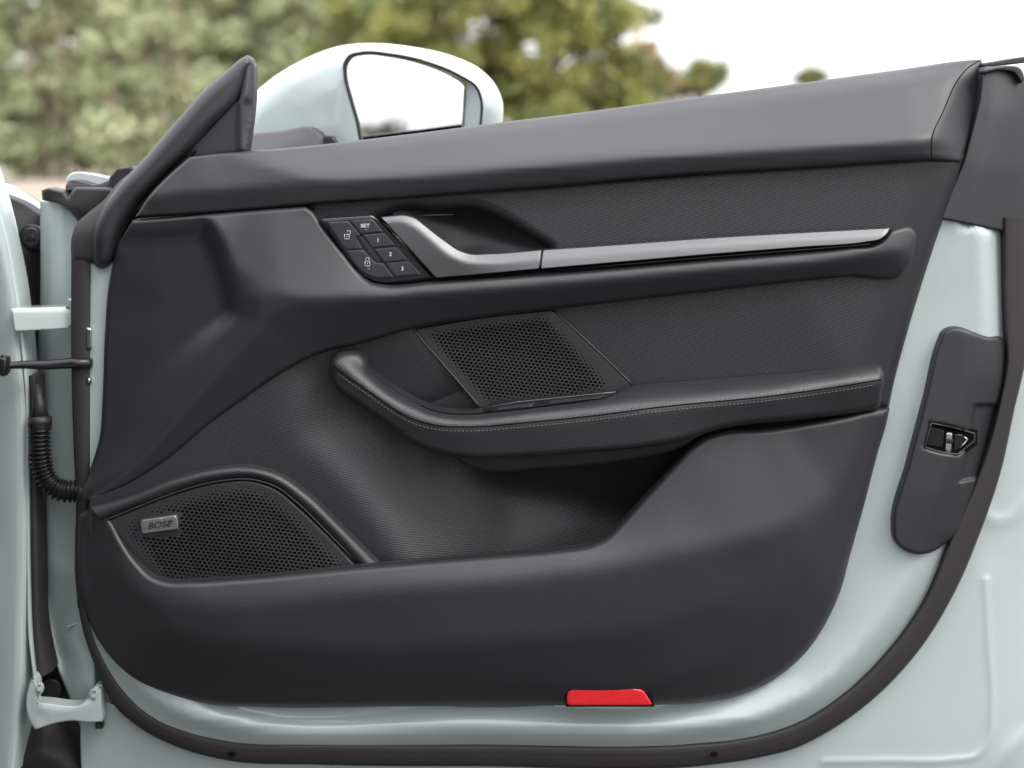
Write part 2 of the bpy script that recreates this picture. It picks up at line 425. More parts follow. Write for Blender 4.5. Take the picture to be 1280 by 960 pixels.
# ================================================================== SETTING
def plane(name, x0, x1, y0, y1, z, m_, nx=1, ny=1, **kw):
    V = [(x0+(x1-x0)*i/nx, y0+(y1-y0)*j/ny, z) for j in range(ny+1) for i in range(nx+1)]
    F = [(j*(nx+1)+i, j*(nx+1)+i+1, (j+1)*(nx+1)+i+1, (j+1)*(nx+1)+i) for j in range(ny) for i in range(nx)]
    return mesh(name, V, F, m_, **kw)
def ground_mat():
    m_ = bpy.data.materials.new('dry_gravel_ground'); m_.use_nodes = True; t = m_.node_tree; N, L = t.nodes, t.links; b = N['Principled BSDF']
    geo = N.new('ShaderNodeNewGeometry'); nz = N.new('ShaderNodeTexNoise'); nz.inputs['Scale'].default_value = .6; nz.inputs['Detail'].default_value = 8
    L.new(geo.outputs['Position'], nz.inputs['Vector']); cr = N.new('ShaderNodeValToRGB')
    cr.color_ramp.elements[0].position = .35; cr.color_ramp.elements[0].color = (.20, .155, .12, 1)
    cr.color_ramp.elements[1].position = .68; cr.color_ramp.elements[1].color = (.40, .34, .28, 1)
    L.new(nz.outputs[0], cr.inputs[0]); L.new(cr.outputs[0], b.inputs['Base Color']); b.inputs['Roughness'].default_value = .9
    return m_
plane('ground', -600, 600, -600, 600, 0, ground_mat(), 8, 8, kind='structure')
m_asph = mat('worn_asphalt', (.035, .034, .034), .85, grain=.6, gscale=120, var=.05, varscale=2)
plane('road', -30, 30, -7, 4.2, .004, m_asph, 4, 4, kind='structure')

# ================================================================== CAR DOOR
door = empty('car', (-.7, .02, 0), 'pale mint car with its front door swung open, showing the black inner trim', 'car')
# ---- painted shell inside the seal
seal_in = [(103, 660), (106, 754), (125, 816), (147, 854), (187, 894), (237, 916), (281, 926), (400, 930), (600, 931), (866, 930), (912, 926), (959, 917), (1000, 903),
           (1047, 874), (1113, 811), (1155, 752), (1188, 672), (1224, 590), (1250, 500), (1258, 456), (1255, 400), (1254, 272)]
seal_out = [(94, 660), (94, 722), (103, 785), (125, 847), (141, 879), (175, 910), (225, 935), (281, 950), (400, 956), (600, 958), (881, 957), (944, 948), (1000, 933),
            (1026, 920), (1088, 877), (1151, 810), (1192, 743), (1226, 664), (1251, 590), (1268, 512), (1282, 450), (1287, 380), (1288, 272)]
sh_out = [(108, 322, 'c'), (104, 500), (100, 660), (103, 754), (121, 818), (145, 858), (185, 898), (236, 921), (281, 931), (400, 935), (600, 936), (866, 935), (915, 931), (961, 922), (1002, 908),
          (1050, 878), (1117, 814), (1160, 754), (1194, 672), (1229, 590), (1255, 500), (1259, 456), (1256, 400), (1255, 284, 'c'), (1177, 270, 'c'), (1140, 320, 'c'), (1075, 500), (1045, 640), (1010, 740), (970, 790), (920, 830), (860, 850), (300, 850), (210, 830), (160, 760), (145, 640), (150, 322, 'c')]
so_ = [(108, 320, -6), (104, 500, -6), (100, 660, -6), (103, 754, -8), (125, 822, -10), (185, 898, -12), (281, 931, -14), (600, 936, -16), (866, 935, -16), (961, 922, -16), (1050, 878, -18), (1117, 814, -20), (1160, 754, -22), (1194, 672, -24), (1229, 590, -26), (1255, 500, -28), (1259, 456, -28), (1255, 285, -28)]
sr_ = [(135, 330, 2), (130, 560, 2), (124, 700, 4), (145, 805, 5), (175, 853, 6), (225, 888, 8), (300, 904, 10), (600, 908, 12), (866, 907, 12), (940, 897, 11), (1020, 860, 10), (1085, 797, 9), (1132, 732, 9), (1168, 657, 9), (1203, 562, 9), (1226, 472, 9), (1229, 285, 9)]
si_ = [(150, 330, 1), (150, 560, 1), (150, 700, 1), (190, 810, 0), (260, 868, -8), (600, 880, -10), (866, 878, -10), (960, 850, -10), (1020, 800, -9), (1060, 720, -8), (1110, 520, -7), (1180, 280, -6)]
sb_ = [(118, 330, -2), (114, 560, -2), (112, 700, -2), (132, 815, -3), (200, 888, -3), (290, 917, -2), (600, 922, -2), (866, 921, -2), (950, 908, -3), (1030, 868, 0), (1098, 803, 0), (1143, 740, -1), (1180, 663, -2), (1215, 575, -3), (1240, 485, -4), (1243, 285, -4)]
card_cut = [(170, 300, 'c'), (1150, 240, 'c'), (1080, 500), (1035, 680), (985, 770), (930, 820), (860, 850), (300, 850), (210, 830), (160, 760), (140, 640), (150, 500)]
relief('inner_shell', sh_out, Facets([], 5, lines=[so_, sb_, sr_, si_]), M_paint2, door, r=2, spacing=10, skirt=30)
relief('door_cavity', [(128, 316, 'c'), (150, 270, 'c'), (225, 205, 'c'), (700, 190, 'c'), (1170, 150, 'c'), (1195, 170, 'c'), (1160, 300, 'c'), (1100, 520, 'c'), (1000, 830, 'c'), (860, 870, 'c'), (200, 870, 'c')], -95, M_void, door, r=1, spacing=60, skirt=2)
# crease bead running down the right return of the shell
# ---- outer flange of the shell, beyond the seal
si2 = resample(spline(seal_in, False, 4), 90); so2 = resample(spline(seal_out, False, 4), 90)
fl = [(100, 866, 'c')]+[tuple(si2[k]*.45+so2[k]*.55) for k in range(12, 89, 2)]+[(1275, 280, 'c'),
      (1420, 270, 'c'), (1420, 1060, 'c'), (120, 1060, 'c'), (104, 985)]
ff = Facets([(1420, 270, -80), (1420, 700, -78), (1420, 1060, -90), (1240, 1060, -60), (600, 1060, -46), (104, 1060, -60)], 8, lines=[
    [(92, 850, -44), (112, 845, -30), (165, 915, -24), (281, 948, -24), (600, 955, -24), (881, 955, -24), (944, 945, -24), (1010, 928, -24), (1088, 872, -25), (1156, 800, -26), (1232, 650, -28), (1276, 500, -30), (1296, 270, -34)],
    [(100, 960, -42), (281, 1000, -34), (600, 1005, -34), (900, 1000, -30), (1030, 975, -28), (1200, 975, -30), (1248, 940, -32), (1256, 850, -33), (1256, 740, -33), (1290, 600, -36), (1320, 480, -40)],
    [(1050, 935, -25), (1110, 905, -25), (1160, 850, -25), (1210, 770, -26), (1232, 722, -27)]])
_e = spline([(1232, 726), (1236, 800), (1240, 890), (1236, 925), (1222, 944), (1190, 950), (1110, 951), (1032, 952)], False, 4)
_t = np.gradient(_e, axis=0); _t /= np.linalg.norm(_t, axis=1)[:, None]; _n = np.stack([-_t[:, 1], _t[:, 0]], 1)
fpts = np.concatenate([_e+_n*o for o in (-9, -6.5, -4.5, -2.8, -1.3, 0, 1.3, 2.8, 4.5, 6.5, 9)])
def emboss(p):
    # raised line of the pressed rectangle in the flange
    q = spline([(1232, 726), (1236, 800), (1240, 890), (1236, 925), (1222, 944), (1190, 950), (1110, 951), (1032, 952)], False, 3)
    d = dist_poly(p, q, False); e = 1.7*np.exp(-(d/5.5)**2)
    q = spline([(1225, 628), (1240, 650), (1262, 648), (1288, 622), (1320, 610)], False, 5); d = dist_poly(p, q, False); e += 2.2*np.exp(-(d/9)**2)
    q = spline([(1236, 975), (1262, 938), (1290, 915), (1330, 895)], False, 5); d = dist_poly(p, q, False); return e+3*np.exp(-(d/10)**2)
fsp = []
relief('outer_flange', fl, ff, M_paint, door, r=2, spacing=9, skirt=40, extra=emboss, addpts=fpts)
relief('front_edge_web', [(96, 770, 'c'), (130, 790, 'c'), (200, 880, 'c'), (260, 945, 'c'), (120, 960, 'c'), (97, 900, 'c')], -52, M_paint2, door, r=1, spacing=20, skirt=10)
# ---- rubber seal all round
A = [(*p, -3) for p in seal_in]; B = [(*p, -8) for p in seal_out]
seal = ribbon('door_seal', A, B, [(0, -6), (.05, 1), (.12, 3.2), (.3, 4.4), (.6, 4.2), (.88, 2.5), (.96, 0), (1, -6)], M_rub, door, n=260, m=18, closed_back=22)
for (cx, cy) in ((290, 943), (893, 943)):
    a = np.array([(cx+4.6*math.cos(t), cy+3.4*math.sin(t)) for t in np.linspace(0, 2*math.pi, 14, endpoint=False)])
    relief('vent_hole', a, 1.2, M_void, seal, r=1, spacing=4, skirt=3)
ls = ribbon('front_edge_seal', [(89, 322, -4), (89, 450, -4), (92, 560, -4), (95, 625, -5), (94, 700, -7), (97, 760, -8)], [(113, 322, -1), (112, 450, -1), (112, 583, -1), (112, 625, -2), (110, 700, -3), (114, 765, -4)], arc(4), M_rub, door, n=60, m=10, closed_back=30)
# slim dark gap with two clips between the seal and the shell
relief('seal_clip', [(108, 409, 'c'), (114, 409, 'c'), (114, 436, 'c'), (108, 436, 'c')], 3.2, M_steel, ls, r=1, spacing=5, skirt=6)
relief('seal_clip', [(108, 472, 'c'), (114, 472, 'c'), (114, 479, 'c'), (108, 479, 'c')], 3.2, M_steel, ls, r=1, spacing=5, skirt=6)

# ---- front edge of the door (recessed mint pillar face, left)
fe = [(50, 250, 'c'), (120, 250, 'c'), (120, 860, 'c'), (100, 905, 'c'), (90, 880), (72, 835), (58, 785), (52, 740), (50, 660), (49, 500), (48, 430), (50, 380)]
fs = [(40, 240, -110), (58, 240, -70), (66, 250, -76), (76, 250, -68), (110, 250, -60), (130, 250, -30), (40, 560, -110), (56, 560, -66), (70, 560, -60), (100, 560, -48), (130, 560, -30), (40, 700, -100), (60, 700, -60), (73, 700, -56), (100, 720, -40), (130, 760, -30),
      (60, 800, -80), (85, 800, -46), (105, 840, -34), (90, 900, -50), (130, 900, -30), (95, 930, -40)]
relief('front_edge_panel', fe, Facets(fs, 3), M_paint2, door, r=4, drop=6, spacing=6, skirt=60)
relief('fold_mark', [(84, 782, 'c'), (99, 778, 'c'), (99, 780.5, 'c'), (84, 784, 'c')], -41, M_paint, door, r=.8, spacing=4, skirt=8)
# ---- belt seal stack top left
relief('belt_seal_end', [(52, 238, 'c'), (60, 235, 'c'), (82, 240, 'c'), (84, 246), (93, 234, 'c'), (140, 235, 'c'), (150, 250, 'c'), (150, 290, 'c'), (104, 300), (96, 275), (80, 258), (53, 250, 'c')],
       Facets([(50, 230, -55), (50, 260, -60), (95, 230, -40), (150, 230, -30), (150, 300, -34), (95, 300, -60), (95, 262, -34)], 4), M_rubd, door, r=4, spacing=5, skirt=30)
relief('belt_seal_lip', [(82, 232, 'c'), (86, 226), (100, 226), (118, 231), (135, 226, 'c'), (150, 212, 'c'), (165, 209, 'c'), (165, 236, 'c'), (82, 239, 'c')], Facets([(80, 225, -64), (80, 240, -56), (165, 205, -60), (165, 240, -50)], 4), M_rubd, door, r=2, spacing=5, skirt=30)
relief('outer_skin_top', [(82, 227, 'c'), (84, 222), (140, 221, 'c'), (150, 232, 'c'), (110, 233, 'c')], -86, M_paint, door, r=2, spacing=5, skirt=20)
relief('belt_seal_cap', [(137, 222, 'c'), (146, 211, 'c'), (165, 208, 'c'), (172, 214, 'c'), (150, 240, 'c'), (134, 238, 'c')], -48, M_rubd, door, r=2, spacing=5, skirt=20)

# ---- window corner ("sail") trim and mirror triangle
sail_in = relief('mirror_triangle_trim', [(236, 196, 'c'), (240, 184, 'c'), (299, 124, 'c'), (305, 96), (312, 76), (318, 80, 'c'), (317, 125), (312, 170), (309, 190, 'c'), (290, 200, 'c')],
       Facets([(230, 200, 6), (298, 126, 6), (297, 190, 6), (301, 128, 15), (301, 190, 15), (308, 120, 15), (308, 190, 15), (318, 80, -4), (316, 130, -2), (309, 195, -2), (312, 74, 4)], 1.5, g=1.0), M_hard, door, r=1.5, spacing=4, skirt=25)
A = [(303, 72, 12), (282, 90, 12), (259, 109, 14), (219, 153, 18), (181, 199, 22), (150, 232, 24), (128, 262, 26), (117, 300, 26), (116, 322, 22)]
B = [(313, 78, 10), (309, 97, 12), (298, 125, 14), (262, 163, 18), (232, 196, 22), (200, 226, 24), (168, 262, 26), (150, 293, 26), (142, 322, 22)]
A2 = A[:-1]+[(116, 322, 24)]; B2 = B[:-1]+[(143, 314, 24)]
sail = relief('window_corner_seal', [(303, 72), (309, 69), (317, 76), (312, 92), (300, 124), (262, 163), (232, 196), (200, 226), (168, 262), (150, 293), (142, 326), (136, 333), (126, 336), (118, 331), (116, 316), (118, 285), (127, 262), (150, 230), (181, 197), (219, 153), (259, 109), (284, 88)],
       Facets([(310, 66, 10), (280, 90, 14), (219, 150, 20), (150, 228, 26), (116, 300, 28), (125, 340, 18), (320, 80, 6), (262, 166, 18), (200, 230, 22), (150, 300, 22), (140, 336, 14)], 3), M_trim, door, r=15, drop=17, spacing=5, skirt=14)
relief('window_corner_groove', [(170, 262, 'c'), (200, 228), (232, 197, 'c'), (242, 187, 'c'), (244, 190, 'c'), (205, 231), (175, 266, 'c')], 26, M_void, door, r=1, spacing=4, skirt=12)
relief('seal_shoulder', [(89, 326, 'c'), (90, 294), (97, 278), (110, 266), (128, 252), (150, 226), (160, 218, 'c'), (165, 240, 'c'), (130, 330, 'c')], Facets([(85, 330, 0), (88, 290, -4), (120, 250, -10), (160, 215, -14), (170, 240, 6), (130, 335, 8), (112, 290, 10)], 4), M_rub, door, r=8, drop=8, spacing=5, skirt=20)

# ---- upper trim (belt line)
top_out = [(169, 271, 'c'), (187, 244), (210, 220), (237, 196, 'c'), (268, 192), (309, 189), (380, 183), (450, 175), (540, 164), (625, 153), (700, 144), (790, 132), (880, 120), (1036, 99), (1130, 86), (1211, 75), (1227, 74, 'c'),
           (1229, 90), (1226, 118), (1214, 160), (1201, 203, 'c'), (1164, 200, 'c'), (1100, 204), (1036, 209), (880, 217), (790, 224), (700, 233), (600, 240), (500, 248), (394, 255), (300, 263), (230, 268)]
tfn = Facets([], 3.5, lines=[
    [(160, 274, 40), (203, 224, 38), (235, 192, 34)], [(237, 191, 34), (309, 184, 28), (345, 180, 14), (400, 174, -4), (450, 169, -24), (625, 147, -42), (880, 114, -52), (1036, 94, -56), (1130, 80, -58), (1208, 70, -56)],
    [(420, 186, 8), (450, 182, 2), (625, 162, -10), (880, 133, -18), (1036, 113, -20), (1130, 101, -20), (1185, 98, -22)],
    [(300, 196, 36), (345, 208, 42), (400, 222, 47), (500, 219, 48), (700, 203, 50), (880, 190, 51), (1036, 181, 51), (1161, 173, 50)],
    [(200, 245, 45), (260, 240, 46), (330, 234, 47), (390, 228, 47)],
    [(172, 276, 38), (230, 272, 38), (300, 266, 38), (394, 258, 39), (500, 251, 39), (600, 243, 40), (700, 236, 40), (880, 220, 41), (1036, 212, 42), (1100, 207, 42), (1164, 203, 43)],
    [(1212, 82, -44), (1198, 102, -26), (1182, 137, 10), (1170, 172, 44), (1169, 203, 38)], [(1240, 66, -60), (1234, 118, -48), (1222, 160, -28), (1208, 208, 4)]])
upper = relief('upper_trim', top_out, tfn, M_trim, door, r=4, drop=5, spacing=8, skirt=30)
seam = curve3([(1224, 76, -44), (1211, 84, -36), (1196, 102, -26), (1180, 137, 13), (1165, 172, 49), (1164, 199, 44)], 40)
V, F = tube([P(q[0], q[1], tfn(q[None, :2])[0]-.3) for q in seam], .0008, 6)
mesh('trim_seam', V, F, M_void, upper)

# ---- embossed insert panel (carries the cloth-like relief) with hand recess cut out
recess = [(497, 264), (540, 262), (598, 261), (618, 268), (640, 280), (665, 296), (686, 309, 'c'), (690, 330, 'c'), (560, 330, 'c'), (470, 275, 'c')]
ins_out = [(380, 245, 'c'), (700, 225), (1036, 200), (1164, 192, 'c'), (1205, 194, 'c'), (1195, 228), (1170, 300), (1150, 362), (1130, 430), (1117, 480), (1111, 509, 'c'), (1091, 514, 'c'), (900, 545, 'c'), (560, 545, 'c'), (430, 470, 'c'), (395, 330, 'c')]
inf = Facets([(395, 330, 18), (430, 480, 14), (560, 545, 8)], 9, lines=[
    [(380, 240, 22), (700, 222, 22), (1036, 197, 26), (1145, 190, 27)], [(1145, 192, 27), (1125, 280, 27), (1100, 380, 25), (1066, 480, 24), (1055, 525, 22)],
    [(1210, 190, 6), (1185, 280, 6), (1155, 365, 6), (1135, 430, 6), (1115, 515, 6)], [(560, 545, 8), (800, 545, 10), (900, 545, 12), (1050, 525, 20)], [(400, 330, 18), (700, 330, 22), (1100, 300, 26)]])
relief('insert_panel', ins_out, inf, M_weave, door, r=14, drop=11, spacing=9, skirt=20, cuts=[recess])
bowl = relief('handle_recess', [(480, 255, 'c'), (620, 252, 'c'), (700, 310, 'c'), (700, 335, 'c'), (540, 335, 'c')], Facets([(480, 250, 6), (620, 250, 8), (705, 310, 10), (700, 340, 10), (540, 340, -5), (600, 285, -34), (560, 275, -34), (630, 300, -26), (580, 310, -30)], 8), M_hard, door, r=2, spacing=5, skirt=5)
V, F = tube([P(519, 270.3, 12), P(540, 268.8, 10), P(567, 268.2, 8)], .0006, 6)
mesh('recess_light_strip', V, F, M_edge, bowl)

# ---- smooth band with the sculpted front end
band_out = [(166, 275, 'c'), (230, 270), (300, 264), (381, 258, 'c'), (388, 262), (405, 285), (430, 317), (450, 342), (462, 352), (480, 356), (540, 352), (700, 341), (880, 325), (1060, 309), (1096, 305), (1106, 298), (1114, 287, 'c'), (1138, 284), (1145, 290), (1144, 305), (1138, 330), (1130, 341),
            (1060, 346), (880, 365), (700, 386), (600, 398), (516, 411), (450, 430), (400, 442), (359, 462), (303, 500), (266, 527), (206, 577), (150, 611), (112, 625), (105, 624), (103, 611, 'c'),
            (116, 577), (124, 549), (128, 500), (131, 419), (137, 350), (148, 306)]
bfn = Facets([(158, 330, 20), (205, 300, 24), (210, 380, 22)], 4.5, lines=[
    [(160, 272, 38), (215, 268, 38), (258, 265, 40), (300, 260, 39), (381, 255, 40), (405, 282, 42), (432, 315, 47), (456, 342, 52), (480, 353, 53), (540, 350, 53), (700, 339, 53), (880, 323, 51), (1060, 307, 49), (1112, 284, 44), (1150, 282, 34)],
    [(163, 286, 36), (215, 281, 37), (254, 277, 39)],
    [(150, 303, 24), (205, 301, 24), (252, 298, 26)],
    [(262, 273, 47), (276, 300, 51), (289, 345, 54), (297, 388, 55)], [(254, 298, 27), (266, 320, 28), (278, 350, 30), (286, 388, 32)],
    [(297, 392, 54), (268, 430, 49), (224, 490, 44), (172, 555, 39), (112, 608, 31)], [(278, 398, 31), (228, 432, 26), (176, 488, 22), (134, 550, 17)],
    [(132, 350, 14), (126, 420, 10), (122, 500, 10), (112, 575, 14), (98, 612, 24)],
    [(322, 371, 66), (345, 367, 68), (380, 373, 69), (440, 371, 67), (500, 367, 65), (700, 353, 63), (880, 337, 61), (1060, 321, 57), (1120, 313, 50)],
    [(322, 371, 66), (326, 400, 64), (300, 435, 59), (255, 482, 54), (205, 540, 49), (150, 590, 43), (115, 612, 36)],
    [(1150, 300, 34), (1146, 330, 33), (1134, 345, 33)],
    [(1060, 350, 37), (880, 369, 37), (700, 390, 37), (600, 402, 37), (516, 415, 37), (450, 434, 37), (400, 446, 37), (359, 466, 37), (303, 504, 36), (266, 531, 35), (206, 581, 36), (150, 615, 36), (102, 632, 32)]])
band = relief('smooth_band', band_out, bfn, M_trim, door, r=6, drop=6, spacing=7, skirt=26)

# ---- switch panel
sw_out = [(401, 274, 'c'), (466, 269.5, 'c'), (474, 276, 'c'), (540, 347, 'c'), (500, 352), (474, 353), (455, 345), (440, 329), (420, 302)]
swp = relief('switch_panel', sw_out, 46, M_gloss, door, r=1.2, spacing=8, skirt=14)
sw_rim = [(401, 274, 'c'), (466, 269.5, 'c'), (470, 273, 'c'), (403, 277.5, 'c')]
relief('panel_rim', sw_rim, 46.6, M_edge, swp, r=.6, spacing=5, skirt=2)
btn = {
 'unlock': [(409, 277.5, 'c'), (435.5, 276, 'c'), (450, 293, 'c'), (444.5, 296, 'c'), (452.5, 310.5, 'c'), (431.5, 311.5, 'c')],
 'set': [(438, 276, 'c'), (465.5, 273.5, 'c'), (478.5, 289, 'c'), (452, 292, 'c')],
 'one': [(453.5, 293.5, 'c'), (480, 291, 'c'), (494, 306.5, 'c'), (466, 309.5, 'c')],
 'two': [(467.5, 311, 'c'), (496, 308.5, 'c'), (509.5, 324.5, 'c'), (480.5, 327.5, 'c')],
 'three': [(482, 329, 'c'), (511, 326, 'c'), (526.5, 342.5, 'c'), (494.5, 345, 'c')],
 'lock': [(432.5, 313, 'c'), (453.5, 312, 'c'), (469.5, 328.5, 'c'), (479, 329, 'c'), (492, 345.5, 'c'), (470, 346.5), (456, 341), (446, 332, )]}
lab = {'unlock': 'black button with an open padlock sign', 'set': 'black button marked SET', 'one': 'black button marked 1', 'two': 'black button marked 2', 'three': 'black button marked 3', 'lock': 'black button with a closed padlock sign'}
for k, o_ in btn.items():
    relief('button_edge', np.array([p[:2] for p in o_], float) if k != 'lock' else spline(o_, True, 3), 47.6, M_edge, swp, r=.4, drop=.4, spacing=6, skirt=2)
    c = np.array([p[:2] for p in o_], float).mean(0)
    q = np.array([p[:2] for p in o_], float) if k != 'lock' else spline(o_, True, 3)
    q = q+(c-q)/np.linalg.norm(c-q, axis=1)[:, None]*np.array([.75, .75])+np.array([-.25, .35])
    relief('button', q, 50.2, M_btn, swp, r=.7, spacing=6, skirt=3, label=lab[k])
relief('status_light', [(446, 293, 'c'), (451, 292.5, 'c'), (477, 326.5, 'c'), (471, 327, 'c')], 47.2, M_glass, swp, r=.5, spacing=5, skirt=1)
def text_mesh(name, s, px, py, d, size, m_, parent, shear=0, sx=1.0, bold=.0, ext=.0003, align='CENTER', rot=0):
    cu = bpy.data.curves.new(name, 'FONT'); cu.body = s; cu.size = size; cu.shear = shear; cu.align_x = align; cu.align_y = 'CENTER'; cu.extrude = ext; cu.offset = bold
    ob = bpy.data.objects.new(name, cu); me = bpy.data.meshes.new_from_object(ob); bpy.data.objects.remove(ob); bpy.data.curves.remove(cu)
    c = Vector(P(px, py, d)); ca, sa = math.cos(rot), math.sin(rot)
    for v in me.vertices:
        x, z, y = v.co.x*sx, v.co.y, v.co.z
        v.co = Vector((c.x+x*ca-z*sa, c.y-y, c.z+x*sa+z*ca))
    me.name = name
    return finish(name, me, m_, parent)
text_mesh('lettering', 'SET', 456.5, 282.3, 51.4, .0062, M_white, swp, bold=.0001, sx=1.15)
for s, x, y in (('1', 472.5, 300.3), ('2', 488, 318), ('3', 503, 336)): text_mesh('lettering', s, x, y, 51.4, .0066, M_white, swp, bold=.0001)
def rectpx(x0, y0, x1, y1): return np.array([(x0, y0), (x1, y0), (x1, y1), (x0, y1)], float)
def padlock(cx, cy, open_):
    parts = []
    for seg in [[(cx-3, cy-1.5), (cx+3, cy-1.5)], [(cx+3, cy-1.5), (cx+3, cy+4.2)], [(cx+3, cy+4.2), (cx-3, cy+4.2)], [(cx-3, cy+4.2), (cx-3, cy-1.5)], [(cx, cy+.3), (cx, cy+2.6)]]:
        parts.append(tube([P(*seg[0], 51.3), P(*seg[1], 51.3)], .00036, 6))
    ox = 2.4 if open_ else 0
    sh = [(cx-2+ox, cy-1.5 if not open_ else cy-3.6)]+[(cx+ox+2*math.cos(t), cy-4.2-2.1*math.sin(t)) for t in np.linspace(math.pi, 0, 7)]+[(cx+2+ox, cy-1.5 if not open_ else cy-3.)]
    if open_: sh = sh[1:]+[(cx+ox-.3, cy-1.6)]
    parts.append(tube([P(x, y, 51.3) for x, y in sh], .00034, 6))
    V, F = join(parts); mesh('padlock_sign', V, F, M_white, swp)
padlock(433.6, 294.5, True); padlock(459.3, 328.3, False)
for x, y in ((457.5, 287), (460.5, 336)):
    V, F = tube([P(x-1.8, y, 51.3), P(x+1.8, y, 51.3)], .0003, 6); mesh('marker_bar', V, F, M_grey, swp)

# ---- silver handle and trim strip
h_out = [(476, 271.5, 'c'), (490, 270), (508, 269.5), (518, 272.5), (530, 281), (545, 293), (560, 304), (573, 312.5), (588, 317.5), (610, 317.5), (677, 312.5, 'c'), (674, 336, 'c'), (610, 342), (545, 347.5, 'c')]
hf = Facets([], 1.6, g=1.0, lines=[
    [(470, 268, 48), (508, 266, 48), (519, 269, 48), (546, 289, 50), (574, 310, 51), (590, 315, 50), (680, 309, 47)],
    [(476, 277, 55), (506, 276.5, 56), (515, 281, 57), (540, 301, 59), (560, 318, 60), (580, 327, 60), (610, 328.5, 58), (680, 324, 55)],
    [(470, 280, 55.5), (542, 352, 57.5), (610, 345, 58), (680, 339, 57.5)]])
handle = relief('door_handle', h_out, hf, M_alu, door, r=1.2, spacing=3, step=2, skirt=12)
s_out = [(679, 312.5, 'c'), (780, 305.5), (880, 298), (1000, 291), (1113, 285, 'c'), (1108, 293), (1100, 299), (1085, 302), (1000, 309), (880, 318.5), (780, 327), (676, 336, 'c')]
sf = Facets([], 1.6, g=1.0, lines=[[(674, 310, 46), (880, 295.5, 46), (1116, 283, 44)], [(674, 324, 55), (880, 307, 55), (1104, 293, 51)], [(674, 339, 59), (880, 321, 59), (1104, 303, 54)]])
relief('silver_trim_strip', s_out, sf, M_alu, door, r=1.0, spacing=5, step=2.5, skirt=12)
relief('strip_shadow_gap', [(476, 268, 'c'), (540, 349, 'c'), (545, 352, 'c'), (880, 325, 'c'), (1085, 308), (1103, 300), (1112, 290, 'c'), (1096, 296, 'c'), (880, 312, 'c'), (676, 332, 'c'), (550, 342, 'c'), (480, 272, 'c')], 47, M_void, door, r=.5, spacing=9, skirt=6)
V, F = tube([P(x, y, 51) for x, y in ((690, 338.5), (780, 330.5), (880, 322), (1000, 312.5), (1088, 305))], .0010, 8)
mesh('ambient_light_bead', V, F, M_gloss, door)

# ---- middle speaker grille
def lattice(poly, pitch, ang, rmax, fade, keep=None, rmin=.6, sq=.86):
    x0, y0 = poly.min(0)-20; x1, y1 = poly.max(0)+20; out = []
    ca, sa = math.cos(ang), math.sin(ang); cx, cy = (x0+x1)/2, (y0+y1)/2; n = int(max(x1-x0, y1-y0)/pitch/1.1)+6
    q = []
    for j in range(-n, n):
        for i in range(-n, n):
            u, v = (i+.5*(j % 2))*pitch, j*pitch*.866*sq
            q.append((cx+u*ca-v*sa, cy+u*sa+v*ca))
    q = np.array(q); q = q[inside(q, poly)]; d = dist_poly(q, poly)
    for p, dd in zip(q, d):
        if dd < 3.6: continue
        r_ = rmax*min(1, (dd-2)/fade)
        if keep: r_ *= keep(p)
        if r_ > rmin: out.append((p[0], p[1], min(r_, pitch*.40)))
    return out
g_out = [(519, 412, 'c'), (600, 398), (690, 388, 'c'), (740, 434), (788, 482, 'c'), (755, 494), (640, 507), (602, 511, 'c'), (560, 462)]
gp = spline(g_out, True, 4)
gf = Facets([(515, 410, 24), (690, 385, 25), (790, 482, 24.5), (600, 515, 23), (640, 440, 22)], 5)
def kmid(p):
    u = (p[0]-(640+(p[1]-445)*.9))/92; return max(0, min(1, (1.08-abs(u))*4))
holes = lattice(gp, 5.5, .13, 1.95, 12, kmid)
grm = relief('upper_speaker_grille', gp, gf, M_grille, door, r=1, spacing=8, skirt=8, holes=holes, hole_wall=3)
relief('speaker_backing', [(525, 412, 'c'), (690, 392, 'c'), (780, 482, 'c'), (605, 508, 'c')], 19, M_void, grm, r=.3, spacing=30, skirt=1)
# bright moulded edges either side of the grille
for c in ([(516, 412), (558, 460), (601, 510)], [(692, 388), (742, 434), (791, 481)]):
    q = curve3([(x, y, 24.5) for x, y in c], 20); V, F = tube([P(*p) for p in q], .0013, 8)
    mesh('grille_edge_bead', V, F, M_hard, grm)

# ---- lower embossed panel, sweeping from the band down into the pocket
lo_out = [(516, 408, 'c'), (560, 460), (603, 514, 'c'), (760, 560, 'c'), (900, 530, 'c'), (880, 600, 'c'), (790, 720, 'c'), (460, 735, 'c'), (140, 735, 'c'), (110, 660, 'c'), (112, 622, 'c'), (160, 600), (230, 550), (300, 490), (359, 455), (400, 436), (450, 425)]
lf = Facets([(640, 620, -60), (760, 640, -72), (560, 600, -18)], 13, lines=[
    [(516, 404, 27), (430, 430, 28), (359, 452, 30), (300, 487, 32), (230, 546, 34), (160, 602, 36), (100, 625, 36)], [(516, 405, 26), (560, 460, 22), (603, 514, 6), (700, 545, -34), (900, 530, -50)],
    [(110, 660, 26), (160, 660, 29), (300, 640, 31), (360, 640, 31), (430, 700, 32), (450, 740, 30), (140, 740, 24)],
    [(390, 560, 32), (430, 600, 34), (480, 660, 36), (520, 730, 36)], [(440, 520, 8), (500, 580, 4), (550, 650, -2), (600, 720, -10)],
    [(300, 540, 32), (350, 545, 33), (390, 560, 32)], [(560, 560, -26), (610, 640, -34), (660, 720, -34), (790, 720, -50), (880, 620, -56)]])
lower = relief('lower_panel', lo_out, lf, M_weave2, door, r=1.5, spacing=9, skirt=15)
